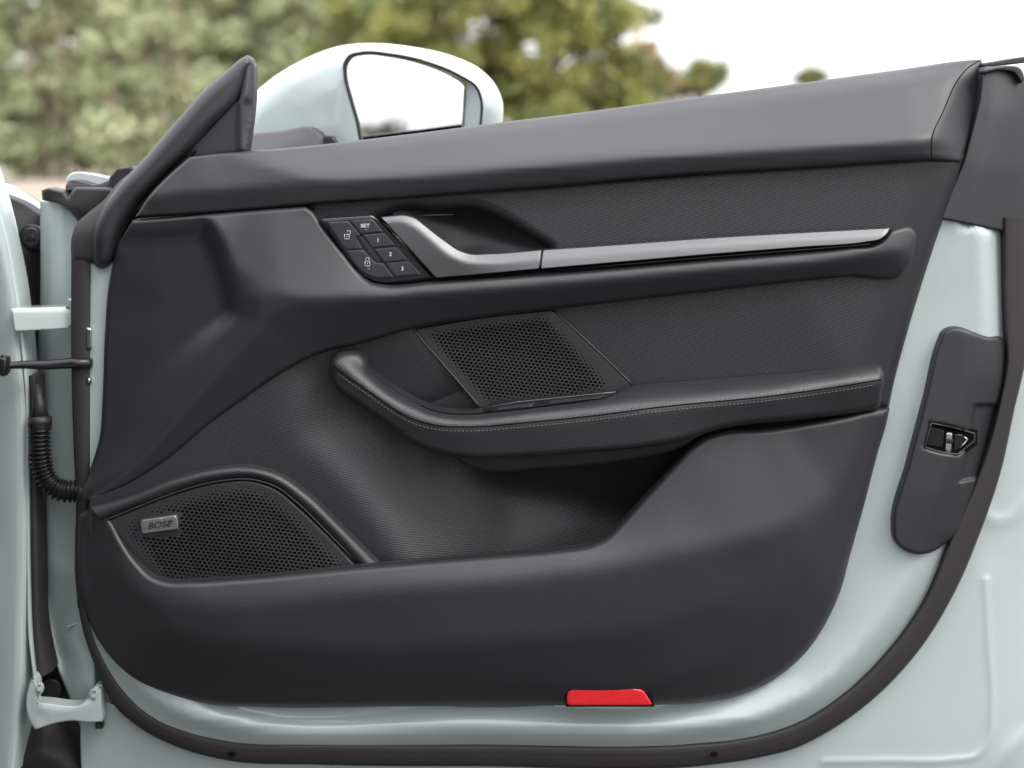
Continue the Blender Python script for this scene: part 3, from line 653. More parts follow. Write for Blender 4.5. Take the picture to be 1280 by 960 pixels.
# padded roll over the lower grille
A = [(112, 632, 40), (160, 617, 40), (210, 597, 41), (260, 584, 42), (310, 580, 42), (345, 588, 42), (385, 613, 41), (430, 656, 41), (478, 704, 42)]
B = [(128, 652, 40), (172, 634, 40), (220, 616, 40), (270, 603, 40), (316, 600, 40), (345, 610, 40), (370, 630, 40), (410, 668, 40), (446, 712, 40)]
roll = ribbon('grille_roll', A, B, [(0, -9), (.1, -5), (.25, 0), (.45, 3.4), (.6, 4), (.75, 2.6), (.9, -1), (1, -6)], M_weave3, door, n=90, m=18, closed_back=14)
# ---- lower speaker grille
lg_out = [(132, 650, 'c'), (172, 634), (222, 615), (270, 603), (316, 600.5), (346, 611), (370, 630), (410, 668), (452, 712, 'c'), (450, 732, 'c'), (200, 738, 'c'), (160, 690)]
lp = spline(lg_out, True, 4)
badge_poly = np.array([(170, 643), (226, 640), (226, 670), (172, 672)], float)
def klow(p):
    if 171 < p[0] < 226 and 641 < p[1] < 672: return 0
    t = 1.0
    if p[0] < 190: t = min(t, .55+max(0, (p[0]-150)/60)*.45)
    return t
holes = lattice(lp, 5.8, .12, 2.12, 22, klow)
lgf = Facets([(130, 640, 38), (316, 600, 38), (452, 712, 38), (450, 740, 44), (200, 740, 44), (150, 700, 40), (270, 670, 45)], 14)
grl = relief('lower_speaker_grille', lp, lgf, M_grille, door, r=5, drop=4, spacing=8, skirt=8, holes=holes, hole_wall=4)
relief('speaker_backing', [(140, 652, 'c'), (316, 606, 'c'), (445, 712, 'c'), (445, 728, 'c'), (205, 728, 'c')], 33, M_void, grl, r=.3, spacing=30, skirt=1)
q = curve3([(132, 650, 40), (172, 633.5, 40), (222, 614.5, 40), (270, 602, 40), (316, 599.5, 40), (347, 609.5, 40), (372, 629, 40), (412, 668, 40), (447, 704, 40)], 70)
V, F = tube([P(*p) for p in q], .0012, 8); mesh('grille_edge_bead', V, F, M_hard, grl)
bd = [(175, 650.5, 'c'), (220.5, 644, 'c'), (222.5, 661.5, 'c'), (177.5, 667.5, 'c')]
relief('badge', bd, 49.5, M_badge, grl, r=1.2, spacing=6, skirt=8, label='small silver badge with a speaker maker\'s name')
relief('badge_bright_edge', [(219.8, 644, 'c'), (221.2, 643.8, 'c'), (223.2, 661.4, 'c'), (221.8, 661.6, 'c')], 50, M_steel, grl, r=.5, spacing=5, skirt=6)
text_mesh('badge_lettering', 'BOSE', 198.8, 656.6, 50.4, .0104, M_badgeink, grl, shear=.3, sx=1.2, bold=.00015, ext=.0002, rot=.13)
for (xa, ya, xb, yb) in ((179, 660.6, 183, 660.1), (212, 652.2, 218, 651.4)):
    V, F = tube([P(xa, ya, 50.1), P(xb, yb, 50.1)], .0005, 5); mesh('badge_rule', V, F, M_badgeink, grl)

# ---- armrest
arm_out = [(414, 452), (420, 443), (434, 439), (450, 441), (459, 450), (461, 462), (474, 474), (493, 487), (528, 507), (552, 515), (586, 517), (621, 514), (690, 506), (745, 498), (770, 490), (794, 480, 'c'), (900, 472), (1000, 464), (1090, 456), (1100, 456), (1104, 464), (1102, 490), (1100, 509, 'c'), (1085, 513),
           (1000, 524), (894, 538), (860, 549), (820, 557), (717, 567), (640, 572), (585, 573), (560, 570), (524, 559), (483, 531), (440, 500), (420, 484), (413, 470)]
aff = Facets([], 3.5, lines=[
    [(408, 444, 50), (434, 434, 50), (463, 456, 46), (493, 482, 46), (528, 501, 48), (586, 511, 48), (690, 500, 44), (745, 492, 38), (794, 475, 28), (900, 467, 26), (1000, 459, 26), (1108, 451, 26)],
    [(406, 452, 58), (440, 474, 72), (466, 493, 80), (490, 510, 86), (511, 522, 90), (545, 531, 94), (586, 533, 95), (655, 528, 95), (760, 517, 93), (820, 509, 91), (960, 495, 82), (1060, 481, 66), (1108, 474, 50)],
    [(432, 452, 62), (484, 489, 74), (552, 518, 84), (655, 512, 84), (790, 495, 74), (960, 476, 60), (1060, 464, 48), (1108, 461, 38)], [(424, 455, 68), (472, 491, 80), (548, 525, 92), (655, 521, 92), (790, 506, 88), (960, 488, 76), (1060, 474, 62), (1108, 468, 46)],
    [(406, 475, 56), (436, 505, 64), (483, 535, 74), (524, 563, 82), (585, 577, 86), (717, 571, 88), (820, 561, 86), (894, 542, 78), (1000, 528, 64), (1108, 512, 34)]])
armr = relief('armrest', arm_out, aff, M_leather, door, r=8, drop=10, spacing=6, skirt=34)
seamc = [(415, 458), (440, 476), (466, 494), (490, 511), (511, 523), (545, 533), (586, 535), (655, 530), (760, 519), (820, 511), (960, 497), (1060, 483), (1101, 476)]
sc = curve3([(x, y, 0) for x, y in seamc], 220)
def onarm(x, y, off=0): return aff(np.array([[x, y]]))[0]+off
V, F = tube([P(q[0], q[1]-1.5, onarm(q[0], q[1]-1.5, -.1)) for q in sc], .0009, 6); mesh('seam_groove', V, F, M_void, armr)
parts = []
for off in (2.6, -5.0):
    c2 = resample(sc, 145)
    for i in range(2, 142):
        a, b = c2[i], c2[i+1]; a = a+(b-a)*.14; b = b-(b-a)*.20
        if off < 0:
            b = a+(b-a)*.35
        yo = off+(1.2 if off > 0 else 0)
        parts.append(tube([P(a[0], a[1]+yo, onarm(a[0], a[1]+yo, .1)), P((a[0]+b[0])/2, (a[1]+b[1])/2+yo, onarm((a[0]+b[0])/2, (a[1]+b[1])/2+yo, .45)), P(b[0], b[1]+yo, onarm(b[0], b[1]+yo, .1))], .00038 if off > 0 else .0003, 5))
V, F = join(parts); mesh('stitching', V, F, M_thread, armr, kind='stuff')
relief('armrest_underside', [(545, 560, 'c'), (566, 570), (580, 580), (598, 586), (680, 585), (800, 572), (850, 560), (880, 540, 'c')], Facets([(545, 558, 60), (880, 538, 60), (598, 590, 46), (700, 588, 46), (850, 564, 46)], 4), M_hard, door, r=4, spacing=6, skirt=30)
# window switches let into the armrest
swb = relief('window_switch_bezel', [(604, 512, 'c'), (612, 507.5), (650, 501.5), (740, 492.5), (772, 489.5, 'c'), (756, 497.5, 'c'), (690, 505.5), (640, 512), (618, 514, 'c')], lambda p: aff(p)+1.2, M_gloss, door, r=.8, spacing=5, skirt=10)
for a_ in ([(621, 512.2, 'c'), (624, 508.6, 'c'), (669, 503.2, 'c'), (664, 508, 'c')], [(685, 504.2, 'c'), (690, 500.8, 'c'), (756, 494.2, 'c'), (748, 498, 'c')]):
    relief('window_switch', np.array([p[:2] for p in a_], float), lambda p: aff(p)+3.5, M_hard, swb, r=1, spacing=4, skirt=6)
V, F = tube([P(x, y, aff(np.array([[x, y]]))[0]+2) for x, y in ((608, 509.5), (650, 502), (740, 493), (770, 490))], .0007, 6); mesh('bezel_edge', V, F, M_edge, swb)

# ---- map pocket panel
pk_out = [(1112, 510, 'c'), (1108, 530), (1099, 560), (1080, 632), (1063, 693), (1050, 740), (1036, 772), (1005, 818), (963, 852), (922, 870), (880, 878), (812, 881.5), (700, 882), (500, 883), (330, 884), (262, 880), (214, 868), (170, 850), (139, 822), (111, 776), (99, 730), (96, 690), (98, 645, 'c'), (106, 638), (128, 640), (137, 648),
          (152, 674), (172, 702), (190, 719), (210, 726), (240, 726), (320, 721), (450, 708), (600, 695), (700, 686), (735, 681), (758, 671), (775, 655), (800, 628), (840, 584), (866, 556), (880, 546), (897, 540), (960, 535), (1040, 523), (1091, 513)]
pkf = Facets([], 8, lines=[
    [(1120, 505, 14), (1104, 560, 12), (1070, 690, 8), (1040, 778, 5), (965, 860, 3), (880, 888, 4), (600, 892, 8), (330, 892, 8), (210, 878, 6), (134, 830, 3), (97, 748, 3), (90, 645, 14)],
    [(1080, 528, 34), (1052, 600, 42), (1018, 700, 46), (978, 768, 45), (930, 812, 44), (870, 846, 46), (600, 858, 50), (330, 850, 46), (230, 830, 40), (165, 780, 37), (130, 715, 33), (112, 665, 24)],
    [(124, 632, 40), (148, 670, 50), (186, 714, 60), (240, 720, 64), (320, 715, 65), (450, 702, 66), (700, 680, 65), (756, 664, 61), (796, 622, 57), (862, 549, 53), (897, 534, 51), (960, 529, 49), (1040, 517, 43), (1085, 509, 36)],
    [(138, 700, 48), (180, 742, 66), (240, 754, 75), (450, 738, 81), (700, 714, 83), (850, 690, 81), (940, 672, 74), (990, 655, 62)],
    [(210, 795, 62), (300, 806, 70), (600, 806, 76), (800, 784, 76), (900, 755, 70), (965, 710, 60)]])
pocket = relief('pocket_panel', pk_out, pkf, M_hard, door, r=9, drop=10, spacing=9, skirt=12, cuts=[[(707, 888, 'c'), (707, 866), (712, 859), (722, 858), (790, 857), (802, 860), (808, 866), (818, 888, 'c')]] if False else ())
ref = [(709, 882, 'c'), (709, 868), (711, 863), (717, 861), (794, 860.5), (804, 863.5), (809, 870), (816, 882, 'c')]
relief('reflector_surround', [(707, 883.5, 'c'), (706.5, 867), (709, 860.5), (716, 858.5), (795, 858), (806, 861.5), (811.5, 869), (818.5, 883.5, 'c')], 42, M_void, door, r=.6, spacing=9, skirt=36)
rfl = relief('red_reflector', ref, Facets([(705, 885, 42), (820, 885, 42), (709, 862, 47), (806, 861, 47)], 2), M_red, door, r=2.5, drop=2, spacing=6, skirt=40)

# ---- latch cover
lc_out = [(1175, 426), (1180, 415), (1190, 409.5), (1202, 409.5), (1217, 415), (1236, 421), (1251, 421), (1256, 427), (1257, 445), (1254, 476), (1243, 522), (1229, 578), (1211, 635), (1197, 667), (1184, 678), (1165, 690), (1147, 693), (1129, 687), (1118, 676), (1116, 660), (1135, 580), (1156, 500)]
lcut = [(1164, 529, 'c'), (1190, 534), (1218, 542, 'c'), (1218, 551, 'c'), (1197, 568, 'c'), (1176, 565), (1156, 559, 'c')]
lcf = Facets([], 4, lines=[[(1178, 400, 18), (1160, 480, 18), (1135, 570, 18), (1108, 670, 16)], [(1210, 408, 24), (1206, 480, 24), (1190, 560, 24), (1172, 620, 24), (1150, 700, 20)],
    [(1240, 415, 10), (1238, 470, 10), (1226, 530, 8), (1212, 590, 8), (1190, 660, 6)], [(1262, 415, -12), (1260, 476, -12), (1247, 530, -12), (1218, 640, -10), (1190, 690, -6)]])
latch = relief('latch_cover', lc_out, lcf, M_hard, door, r=5, drop=7, spacing=5, skirt=26, addpts=np.array([(x+.01, y+.01) for x in np.arange(1192, 1244, 2.5) for y in np.arange(500, 610, 2.5) if 570 < y or (y < 526) or x > 1221]), cuts=[lcut], extra=lambda p: -8*(.5+.5*np.tanh((p[:, 0]-(1219-(p[:, 1]-505)*.20))/2.2))*(.5+.5*np.tanh((p[:, 1]-506)/1.6))*(.5-.5*np.tanh((p[:, 1]-602+(p[:, 0]-1200)*.2)/1.8)))
relief('latch_cavity', [(1158, 524, 'c'), (1222, 538, 'c'), (1222, 556, 'c'), (1197, 573, 'c'), (1152, 563, 'c')], 11.5, M_void, latch, r=.5, spacing=10, skirt=2)
for o_, d_, m_ in (([(1162, 533, 'c'), (1181, 537, 'c'), (1179, 560, 'c'), (1158, 557, 'c')], 13, M_gloss), ([(1183, 540, 'c'), (1191, 541, 'c'), (1189, 566, 'c'), (1181, 565, 'c')], 15, M_steel), ([(1193, 541, 'c'), (1206, 545), (1204, 558), (1192, 565, 'c')], 13, M_gloss), ([(1184, 548, 'c'), (1192, 549, 'c'), (1191, 555, 'c'), (1183, 554, 'c')], 16.5, M_rubd)):
    relief('latch_jaw', o_, d_, m_, latch, r=1.5, spacing=5, skirt=8)
V, F = tube([P(1205, 546, 14), P(1209, 549, 14), P(1205, 555, 14), P(1199, 560, 14)], .0012, 8); mesh('latch_spring', V, F, M_steel, latch)
lipc = spline(lcut, True, 3); lipc = np.vstack([lipc, lipc[:1]])
V, F = tube([P(x, y, 19 if x < 1200 else 14) for x, y in lipc], .0011, 6); mesh('latch_lip', V, F, M_hard, latch)

# ---- rear window channel, top right
relief('window_channel_trim', [(1229, 84, 'c'), (1262, 84), (1275, 92), (1300, 110, 'c'), (1300, 301, 'c'), (1253, 289, 'c'), (1173, 273, 'c'), (1188, 240), (1203, 204), (1216, 160), (1226, 118)],
       Facets([], 6, lines=[[(1224, 76, -24), (1222, 130, -14), (1205, 190, -4), (1172, 276, 2)], [(1245, 78, -22), (1242, 140, -6), (1228, 210, 3), (1212, 295, 8)], [(1280, 78, -30), (1272, 140, -16), (1262, 210, -6), (1252, 300, -2)], [(1310, 100, -50), (1310, 300, -40)]]), M_trim, door, r=3, spacing=5, skirt=24)
relief('rear_glass_seal', [(1228, 79, 'c'), (1270, 72), (1300, 68, 'c'), (1300, 76, 'c'), (1270, 80), (1228, 84, 'c')], -40, M_hard, door, r=2, spacing=6, skirt=14)
relief('rear_glass_seal', [(1228, 87, 'c'), (1262, 82), (1274, 84), (1280, 98), (1277, 104, 'c'), (1268, 91), (1256, 88), (1228, 92, 'c')], -14, M_hard, door, r=2, spacing=6, skirt=14)

# ---- door mirror
mh_out = [(300, 135), (317, 117), (341, 97), (378, 75), (403, 64), (425, 57.5), (462, 54), (519, 59), (566, 70), (600, 86), (620, 107), (628, 126), (628, 156), (622, 195), (600, 230), (470, 235), (300, 235, 'c'), (290, 180)]
gl_cut = [(430, 92), (430, 80), (436, 70), (453, 65), (487, 67), (534, 77), (575, 94), (597, 109), (603, 126), (602, 156), (598, 190), (580, 205), (465, 205), (455, 190), (445, 150), (437, 122)]
mhf = Facets([(290, 130, -330), (340, 90, -300), (425, 50, -250), (520, 50, -235), (600, 80, -230), (635, 125, -235), (630, 200, -235), (470, 240, -235), (300, 240, -320), (300, 180, -320), (360, 130, -282), (410, 110, -244), (425, 100, -232), (430, 160, -232), (440, 200, -232), (390, 170, -262), (610, 130, -222), (560, 78, -224), (480, 62, -226)], 8)
mirror = relief('mirror_housing', mh_out, mhf, M_paint, door, r=24, drop=34, spacing=7, skirt=70, cuts=())
mirror.data.clear_geometry() if False else None
bpy.data.objects.remove(mirror)
def mh_depth(p):
    t = np.clip(dist_poly(p, spline(mh_out, True, 4))/26, 0, 1); return mhf(p)-36*(1-np.sqrt(np.clip(1-(1-t)**2, 0, 1)))
mirror = relief('mirror_housing', mh_out, mh_depth, M_paint, door, r=1, spacing=6, skirt=60, cuts=[gl_cut], step=3)
ring = np.array(gl_cut, float)
c = np.array([520, 140.]); inner = spline([tuple((p-c)*.965+c) for p in ring], True, 4)
relief('mirror_gasket', [tuple((p-c)*1.012+c) for p in ring], -230, M_rubd, mirror, r=1, spacing=8, skirt=40, cuts=[inner])
relief('mirror_inner_wall', [(584, 96, 'c'), (600, 112), (603, 128), (602, 160), (598, 195, 'c'), (578, 200, 'c')], Facets([(584, 90, -250), (578, 205, -250), (605, 110, -228), (603, 200, -228)], 2), M_paint2, mirror, r=1, spacing=5, skirt=10)
mg = [(434, 94), (434, 82), (439, 73), (455, 69), (487, 71), (530, 80), (562, 94), (580, 108), (586, 122), (587, 156), (584, 195), (575, 202), (468, 202), (458, 190), (448, 150), (441, 122)]
relief('mirror_glass', mg, lambda p: -246-(p[:, 0]-430)*.15, M_mirror, mirror, r=0, spacing=30, skirt=4)
relief('mirror_foot', [(300, 168, 'c'), (350, 163.5), (392, 160.5), (400, 166), (408, 178), (420, 200, 'c'), (290, 210, 'c')], Facets([(290, 165, -215), (400, 158, -185), (410, 180, -170), (420, 215, -150), (290, 215, -150)], 4), M_hard, mirror, r=5, spacing=5, skirt=40)
relief('mirror_foot_clip', [(404, 169.5, 'c'), (417, 170, 'c'), (420, 177, 'c'), (420, 190, 'c'), (404, 190, 'c')], -160, M_rubd, mirror, r=1.5, spacing=4, skirt=20)

# ---- hinges, check strap, wiring boot
def bolt(px, py, d, r_, parent, sx=1):
    q = np.array([(px+r_*math.cos(t)*sx, py+r_*math.sin(t)) for t in np.linspace(0, 2*math.pi, 6, endpoint=False)])
    w = np.array([(px+r_*1.35*math.cos(t)*sx, py+r_*1.35*math.sin(t)) for t in np.linspace(0, 2*math.pi, 16, endpoint=False)])
    relief('bolt_washer', w, d-2, M_paint2, parent, r=1, spacing=5, skirt=4)
    return relief('bolt', q, d+3, M_paint2, parent, r=1, spacing=5, skirt=6)
hg = relief('upper_hinge', [(14, 385.5, 'c'), (85, 383, 'c'), (88, 388, 'c'), (92, 388, 'c'), (92, 408, 'c'), (88, 408, 'c'), (85, 411, 'c'), (18, 414.5, 'c')], Facets([(14, 380, 0), (92, 380, -22), (14, 386, 8), (92, 386, -16), (14, 418, 8), (92, 414, -16)], 2), M_paint, door, r=2, spacing=5, skirt=26)
relief('hinge_pin_block', [(85, 373, 'c'), (92, 373, 'c'), (92, 390, 'c'), (85, 390, 'c')], -18, M_paint2, hg, r=1, spacing=5, skirt=16)
lh = relief('lower_hinge', [(39, 850), (41, 846), (44, 850), (45, 878, 'c'), (60, 879), (84, 882), (97, 882), (112, 871, 'c'), (118, 858, 'c'), (126, 858, 'c'), (128, 902, 'c'), (112, 903), (90, 901), (74, 903), (44, 912, 'c'), (39, 905)],
       Facets([], 2, g=1.0, lines=[[(36, 845, 4), (36, 915, 2)], [(46, 845, 6), (46, 915, 4)], [(52, 878, 5), (84, 881, 2), (110, 872, -2), (132, 855, -4)], [(52, 886, 7), (84, 888, 4), (110, 882, 0), (132, 876, -4)], [(52, 910, 4), (84, 902, 1), (132, 904, -5)]]), M_paint2, door, r=2, spacing=4, skirt=20)
bolt(49, 861, 6, 5.5, lh, .7); bolt(117, 869, -1, 6, lh, .8)
relief('hinge_nut', [(119, 904, 'c'), (128, 904, 'c'), (128, 911, 'c'), (119, 911, 'c')], -8, M_rubd, lh, r=1, spacing=4, skirt=10)
V, F = join([tube([P(x, y, d) for x, y, d in ((-10, 458, 30), (10, 457, 22), (28, 456, 16), (60, 456, 8), (90, 454, 2), (114, 454, 4))], [.0045, .0042, .0050, .0060, .0068, .0068], 12),
             rbox(*P(4, 457, 28), .014, .02, .022, .003), tube([P(2, 446, 30), P(9, 448, 30)], .003, 8), tube([P(2, 468, 30), P(9, 466, 30)], .003, 8)])
mesh('check_strap', V, F, M_gloss, door)
# corrugated boot
bp = curve3([(50, 530, -8), (50, 560, -8), (53, 585, -8), (62, 604, -8), (76, 613, -8), (97, 614, -10)], 220)
rad = []; s = 0
for i in range(220):
    ph = i/220*21; rad.append(.0122+.0022*math.sin(ph*2*math.pi) if i > 10 else .0142)
V, F = tube([P(*q) for q in bp], rad, 24); boot = mesh('wiring_boot', V, F, M_gloss, door)
V, F = join([tube([P(47, 480, -14), P(49, 505, -12), P(50, 522, -10)], [.006, .0085, .011], 16), tube([P(50, 521, -10), P(50, 533, -8)], .0145, 20)])
mesh('boot_collar', V, F, M_rubd, boot)
V, F = tube([P(97, 614, -10), P(108, 614, -12)], .0135, 20); mesh('boot_end_ring', V, F, M_rubd, boot)

# ================================================================== CAR BODY
body = door
A = [(-90, 190, -70), (-70, 255, -70), (-70, 480, -70), (-70, 700, -70), (-70, 980, -70)]
B = [(-26, 190, -30), (-4, 262, -30), (8, 315, -22), (16, 355, -16), (24, 437, -10), (31, 500, -8), (33, 600, -8), (33, 720, -8), (31, 800, -8), (29, 860, -8), (18, 970, -8)]
ribbon('front_pillar_panel', A, B, [(0, 0), (.3, 4), (.6, 7), (.8, 8), (.92, 6), (.97, 2), (1, -5)], M_paint, body, n=80, m=22, closed_back=60)
A = [(-20, 215, -40), (8, 318, -30), (21, 395, -22), (31, 480, -14), (33, 600, -13), (34, 720, -13), (36, 800, -13), (40, 835, -12), (42, 850, -12)]
B = [(-12, 215, -44), (15, 318, -32), (28, 395, -26), (36, 480, -18), (37, 600, -16), (38, 720, -16), (41, 800, -16), (44, 835, -14), (46, 850, -14)]
ribbon('pillar_flange', A, B, arc(2), M_paint2, body, n=60, m=6, closed_back=40)
relief('wheelarch_liner', [(-80, 225, 'c'), (0, 243), (30, 255), (52, 270, 'c'), (56, 420, 'c'), (60, 760, 'c'), (100, 860, 'c'), (140, 1000, 'c'), (-80, 1000, 'c')],
       Facets([(-80, 220, -120), (52, 262, -150), (56, 420, -150), (30, 330, -120), (60, 760, -110), (-80, 1000, -60), (140, 1000, -70), (36, 500, -60), (48, 500, -80), (44, 760, -60), (60, 860, -90), (90, 940, -60), (50, 940, -40)], 5), M_cav, body, r=2, spacing=8, skirt=30)
ck = lambda r1: np.array([(38.5+r1*.95*math.cos(t), 297+r1*1.05*math.sin(t)) for t in np.linspace(0, 2*math.pi, 28, endpoint=False)])
relief('liner_clip_rim', ck(16), -128, M_rubd, body, r=3, spacing=6, skirt=8)
relief('liner_clip', ck(12.5), -122, M_hard, body, r=3, drop=3, spacing=5, skirt=8)
relief('liner_clip_slot', [(33, 293, 'c'), (44, 293, 'c'), (44, 302, 'c'), (33, 302, 'c')], -121, M_rubd, body, r=1, spacing=5, skirt=3)
relief('pillar_grommet', [(64+13*math.cos(t), 862+14*math.sin(t)) for t in np.linspace(0, 6.28, 16, endpoint=False)], -62, M_rubd, body, r=3, spacing=6, skirt=10)
ribbon('pillar_seal', [(36, 470, -20), (38, 560, -18), (39, 700, -18), (41, 800, -20), (45, 850, -20)], [(47, 470, -24), (49, 560, -22), (50, 700, -22), (54, 790, -24), (64, 840, -26)], arc(6), M_rub, body, n=40, m=8, closed_back=30)
# wing top with its bright edge, running away from the camera
V = []; F = []
xs = np.linspace(-120, 60, 14)
for i, x in enumerate(xs):
    yb = 233+(x/52)**1*35 if x > 0 else 233+x*.35
    base = np.array(P(x, yb+6, -170)); e = np.array(P(x, yb, -175))
    V += [tuple(base+[0, .0, -.01]), tuple(e), tuple(e+[0, .008, .002]), tuple(e+[0, .06, .0]), tuple(e+[0, .35, -.07])]
for i in range(13):
    for j in range(4): F.append((i*5+j, (i+1)*5+j, (i+1)*5+j+1, i*5+j+1))
mesh('front_wing', V, F, M_paint, body)
# unseen side of the car and cabin, shaped to shade the door's left
HB = R(17)
def rb(V):
    return [Vector(((v[0]+.74)*math.cos(HB)-v[1]*math.sin(HB)-.74, (v[0]+.74)*math.sin(HB)+v[1]*math.cos(HB), v[2])) for v in V]
def bx(name, c, s, m_, b=.03, parent=body, rot=None):
    V, F = rbox(*c, *s, b, rot); V = rb(V); o = mesh(name, V, F, m_, parent); o.data.set_sharp_from_angle(angle=R(50)); return o
bx('door_sill', (-.86, -.95, .33), (.24, 1.6, .16), M_paint, .05)
bx('rear_door_panel', (-.87, -1.85, .66), (.18, .7, .66), M_paint, .06)
bx('rear_door_glass', (-.93, -1.8, 1.16), (.02, .75, .36), M_glass, .005)
bx('centre_pillar', (-.92, -1.45, .85), (.10, .10, 1.0), M_seat, .02)
bx('far_window_blocker', (-2.2, -1.2, 1.1), (.02, 2.4, .42), M_glass, .005)  # unseen opaque panes, added to stop light from the far side
bx('rear_quarter', (-.95, -2.35, .62), (.36, 1.25, .74), M_paint, .12)
bx('cabin_floor', (-1.45, -.9, .22), (1.0, 1.9, .06), M_seat, .01)
bx('dashboard', (-1.45, -.02, .70), (1.0, .35, .45), M_seat, .08)
st = bx('seat_cushion', (-1.25, -1.05, .45), (.5, .5, .18), M_seat, .07); bx('seat_back', (-1.25, -1.42, .82), (.48, .16, .66), M_seat, .07, rot=Matrix.Rotation(R(14), 3, 'X'))
bx('centre_console', (-1.62, -.8, .5), (.2, 1.3, .35), M_seat, .05)
bx('far_door_trim', (-2.25, -.9, .55), (.1, 1.8, .7), M_seat, .03)
V, F = tube([(-.78, .12, .96), (-.88, -.35, 1.22), (-.95, -.8, 1.36), (-1.0, -1.5, 1.38), (-.98, -2.1, 1.24), (-.94, -2.7, 1.02)], [.04, .035, .035, .04, .045, .06], 14); mesh('roof_rail', rb(V), F, M_paint, body)
Vr = [(-1.0+(-1.1)*i/6, -.8-1.3*j/6, 1.37+.05*math.sin(math.pi*i/6)-.0*(j/6)) for j in range(7) for i in range(7)]
Fr = [(j*7+i, j*7+i+1, (j+1)*7+i+1, (j+1)*7+i) for j in range(6) for i in range(6)]
mesh('roof_panel', rb(Vr), Fr, M_glass, body)

Vw = [(-.80, .22, .94), (-2.2, .22, .94), (-2.15, -.7, 1.36), (-.95, -.7, 1.36)]
mesh('windscreen', rb(Vw), [(0, 1, 2, 3)], M_glass, body, smooth=False)  # unseen and opaque, added so no light passes through the cabin

# ================================================================== VEGETATION
def leaf_mat(name, c1, c2, c3, scale):
    m_ = bpy.data.materials.new(name); m_.use_nodes = True; t = m_.node_tree; N, L = t.nodes, t.links; b = N['Principled BSDF']
    at = N.new('ShaderNodeAttribute'); at.attribute_name = 'tint'; at.attribute_type = 'GEOMETRY'
    cr = N.new('ShaderNodeValToRGB'); e = cr.color_ramp.elements
    e[0].position = 0; e[0].color = (*c1, 1); e[1].position = 1; e[1].color = (*c3, 1); k = e.new(.5); k.color = (*c2, 1)
    L.new(at.outputs['Fac'], cr.inputs[0]); L.new(cr.outputs[0], b.inputs['Base Color']); b.inputs['Roughness'].default_value = .45
    tr = N.new('ShaderNodeBsdfTranslucent'); L.new(cr.outputs[0], tr.inputs['Color']); mx = N.new('ShaderNodeMixShader'); mx.inputs[0].default_value = .35
    L.new(b.outputs[0], mx.inputs[1]); L.new(tr.outputs[0], mx.inputs[2]); L.new(mx.outputs[0], N['Material Output'].inputs['Surface'])
    return m_
def leaves(name, centres, size, m_, parent, tint):
    n = len(centres); c = np.asarray(centres)
    d = rng.normal(size=(n, 3)); d /= np.linalg.norm(d, axis=1)[:, None]; e = np.cross(d, rng.normal(size=(n, 3))); e /= np.linalg.norm(e, axis=1)[:, None]
    s = size*(.6+.8*rng.random(n))[:, None]
    V = np.stack([c-d*s, c+e*s*.45, c+d*s, c-e*s*.45], 1).reshape(-1, 3)
    me = bpy.data.meshes.new(name); me.vertices.add(4*n); me.vertices.foreach_set('co', V.ravel())
    me.loops.add(4*n); me.loops.foreach_set('vertex_index', np.arange(4*n, dtype=np.int32)); me.polygons.add(n)
    me.polygons.foreach_set('loop_start', np.arange(0, 4*n, 4, dtype=np.int32)); me.update(calc_edges=True)
    a = me.attributes.new('tint', 'FLOAT', 'FACE'); a.data.foreach_set('value', np.clip(tint, 0, 1).astype(np.float32))
    return finish(name, me, m_, parent)
M_bark = mat('grey_brown_bark', (.17, .13, .10), .9, grain=.8, gscale=30, var=.1)
M_bark2 = mat('pale_pinkish_stems', (.34, .25, .19), .85, grain=.5, gscale=60, var=.1)
L_hedge = leaf_mat('grey_green_leaves', (.30, .35, .19), (.49, .54, .33), (.72, .75, .50), 1)
L_tree = leaf_mat('olive_green_leaves', (.12, .145, .04), (.26, .285, .085), (.48, .47, .17), 1)
L_far = leaf_mat('distant_green_leaves', (.11, .14, .05), (.24, .26, .09), (.42, .38, .16), 1)
L_brown = leaf_mat('brownish_leaves', (.16, .13, .06), (.36, .28, .15), (.55, .45, .26), 1)
L_dark = leaf_mat('dark_hedge_leaves', (.015, .02, .008), (.03, .045, .015), (.06, .08, .03), 1)
def clumps(n, box, r_, per, flat=.8):
    c = np.array([[rng.uniform(*box[0]), rng.uniform(*box[1]), rng.uniform(*box[2])] for _ in range(n)])
    pts, tin = [], []
    for q in c:
        k = rng.normal(size=(per, 3)); k /= np.linalg.norm(k, axis=1)[:, None]; rr = r_*rng.uniform(.6, 1.4)
        pts.append(q+k*rr*(rng.random((per, 1))**.4)*[1, 1, flat]); tin.append(np.full(per, rng.uniform(.1, .9))+rng.normal(size=per)*.16)
    return np.concatenate(pts), np.concatenate(tin)
def shrub(x, y, w, h, n, label, lm=L_hedge, size=.085, name='hedge_shrub', cat='shrub', group=None, stem=M_bark2, nst=14, r_=.42, dep=1.3, per=130):
    t = empty(name, (x, y, 0), label, cat, group)
    c, tin = clumps(n, ((x-w/2, x+w/2), (y-dep/2, y+dep/2), (.25, h)), r_, per)
    top = h*(.88+.1*np.sin(c[:, 0]*1.9)); k = c[:, 2] < top+.3; c, tin = c[k], tin[k]
    leaves('crown', c, size, lm, t, tin)
    parts = []
    for i in range(nst):
        bx_ = x+rng.uniform(-w*.35, w*.35); by = y+rng.uniform(-.6, .2); tx = bx_+rng.uniform(-.9, .9); p = []
        for q in range(8):
            f = q/7; p.append((bx_+(tx-bx_)*f+rng.normal()*.05, by-.35*f+rng.normal()*.05, h*f*rng.uniform(.93, 1)))
        parts.append(tube(p, [.035*(1-.75*q/7) for q in range(8)], 6))
    for V, F in parts: mesh('stem', V, F, stem, t)
    return t
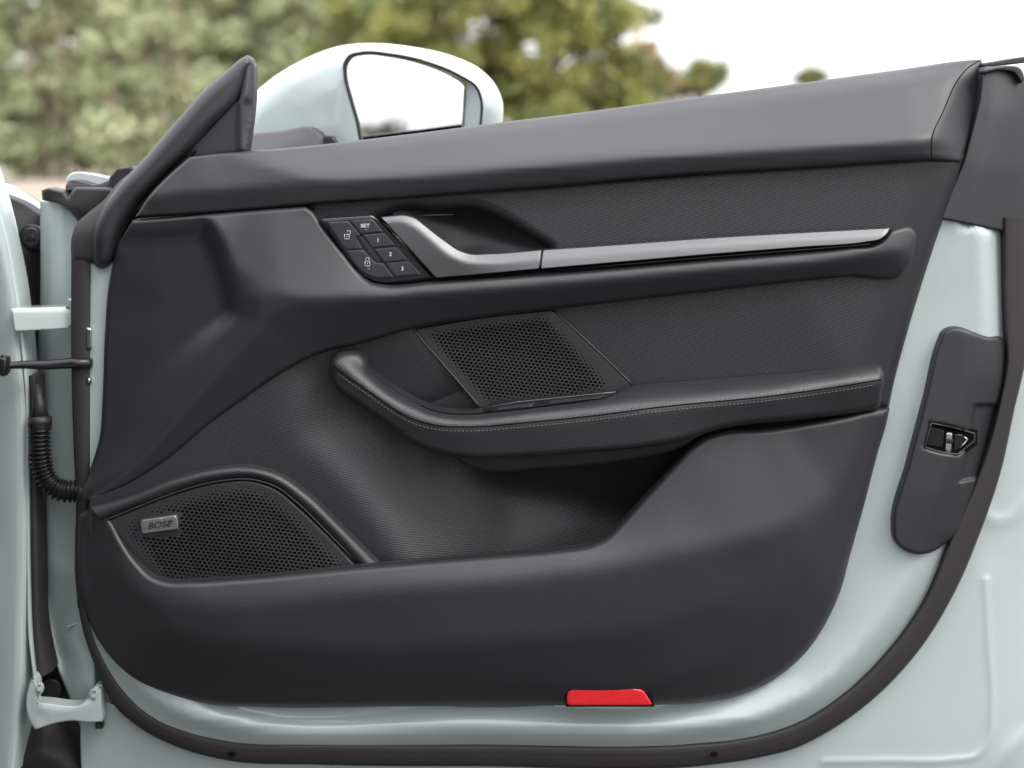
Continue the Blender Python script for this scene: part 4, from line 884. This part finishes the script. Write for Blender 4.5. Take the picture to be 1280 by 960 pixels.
hl = ['pale grey-green shrub of the hedge at the far left, behind the car wing', 'grey-green leafy shrub second from the left in the hedge', 'sunlit shrub with bare pinkish stems, left of the window corner', 'bushy pale shrub directly behind the mirror\'s left shoulder', 'yellowish-green shrub at the hedge\'s right end, beside the olive tree']
for i, x in enumerate((-12.6, -9.9, -7.4, -5.2, -3.6)):
    shrub(x, 31+(i % 2)*.8, 3.1, 5.6+(i % 3)*.3, 210, hl[i], group='shrubs of the hedge behind the car', size=.10)
def tree(name, x, y, h, crown, label, lm, n, r_, per, size, sc=1.0):
    crown = [(a*sc, (b-1.1)*sc+1.1, c*sc, d*sc, e) for a, b, c, d, e in crown]
    t = empty(name, (x, y, 0), label, 'tree')
    P_, T_ = [], []
    for (cx, cz, rx, rz, nn) in crown:
        for _ in range(nn):
            k = rng.normal(size=3); k /= np.linalg.norm(k); k *= rng.random()**.35
            q = np.array([x+cx+k[0]*rx, y+k[1]*rx*.7, cz+k[2]*rz])
            if q[2] < .2: q[2] = .2
            kk = rng.normal(size=(per, 3)); kk /= np.linalg.norm(kk, axis=1)[:, None]
            P_.append(q+kk*r_*(rng.random((per, 1))**.45)*[1, 1, .75]); T_.append(np.full(per, rng.uniform(.05, .95))+rng.normal(size=per)*.15)
    leaves('crown', np.concatenate(P_), size, lm, t, np.concatenate(T_))
    parts = [tube([(x, y, 0), (x+.05, y, h*.2), (x-.05, y, h*.45), (x+.1, y, h*.8)], [.22, .18, .12, .04], 10)]
    for (cx, cz, rx, rz, nn) in crown:
        for _ in range(3): parts.append(tube([(x, y, h*.25), (x+cx*.5+rng.normal()*.2, y-.2, (h*.25+cz)/2), (x+cx+rng.normal()*rx*.4, y-.4, cz+rng.uniform(0, rz*.6))], [.09, .06, .015], 6))
    for i, (V, F) in enumerate(parts): mesh('branch' if i else 'trunk', V, F, M_bark, t)
    return t
tree('broadleaf_tree', 0.15, 29, 6, [(-3.6, 2.6, 1.6, 2.0, 50), (-1.6, 2.6, 2.2, 2.4, 70), (.6, 3.1, 2.0, 1.8, 70), (2.0, 4.0, 1.5, .9, 26), (-.5, 5.0, 2.8, 1.3, 60), (2.6, 2.2, .9, .9, 22), (.2, 1.2, 3, 1, 40)], 'olive-green broadleaf tree behind the door mirror, reaching into the white sky', L_tree, 1, .38, 120, .085, sc=.82)
tree('broadleaf_tree', 5.6, 62, 4.4, [(-.2, 3.6, 1.1, 1.1, 60), (-.9, 2.8, .9, .9, 30), (.9, 2.9, .7, .6, 16), (0, 1.2, 1.6, 1, 30)], 'brownish far tree just right of the olive tree, rising over the door top', L_brown, 1, .36, 90, .12)
tree('broadleaf_tree', 7.6, 64, 3.9, [(.9, 3.45, .75, .65, 26), (.3, 2.9, .7, .5, 14), (-.5, 2.9, .8, .5, 20), (0, 1.3, 1.8, 1, 30)], 'dark round-topped far tree to the right of the brownish one', L_far, 1, .36, 90, .12)
tree('broadleaf_tree', 16.2, 80, 4.1, [(0, 3.85, .9, .45, 20), (0, 2.6, 1.2, .9, 22), (0, 1.4, 2, 1.0, 24)], 'lone far treetop peeping over the middle of the door top', L_far, 1, .32, 90, .13)
# low hedge behind the camera: the dark strip in the mirror glass
c, tin = clumps(260, ((-20, 22), (-28.5, -26), (.1, 1.05)), .4, 90)
leaves('roadside_hedge', c, .1, L_dark, None, tin)['kind'] = 'stuff'
bpy.data.objects['roadside_hedge']['label'] = 'low dark roadside hedge seen only in the mirror glass'; bpy.data.objects['roadside_hedge']['category'] = 'hedge'
c, tin = clumps(420, ((-17, -1.2), (-11.5, -9.5), (.2, 5.2)), .6, 70)  # unseen hedge added behind left to darken what the car reflects
leaves('added_shade_hedge', c, .14, L_dark, None, tin)['kind'] = 'stuff'
o = bpy.data.objects['added_shade_hedge']; o['label'] = 'unseen tall hedge added behind the camera to darken reflections on the left'; o['category'] = 'hedge'
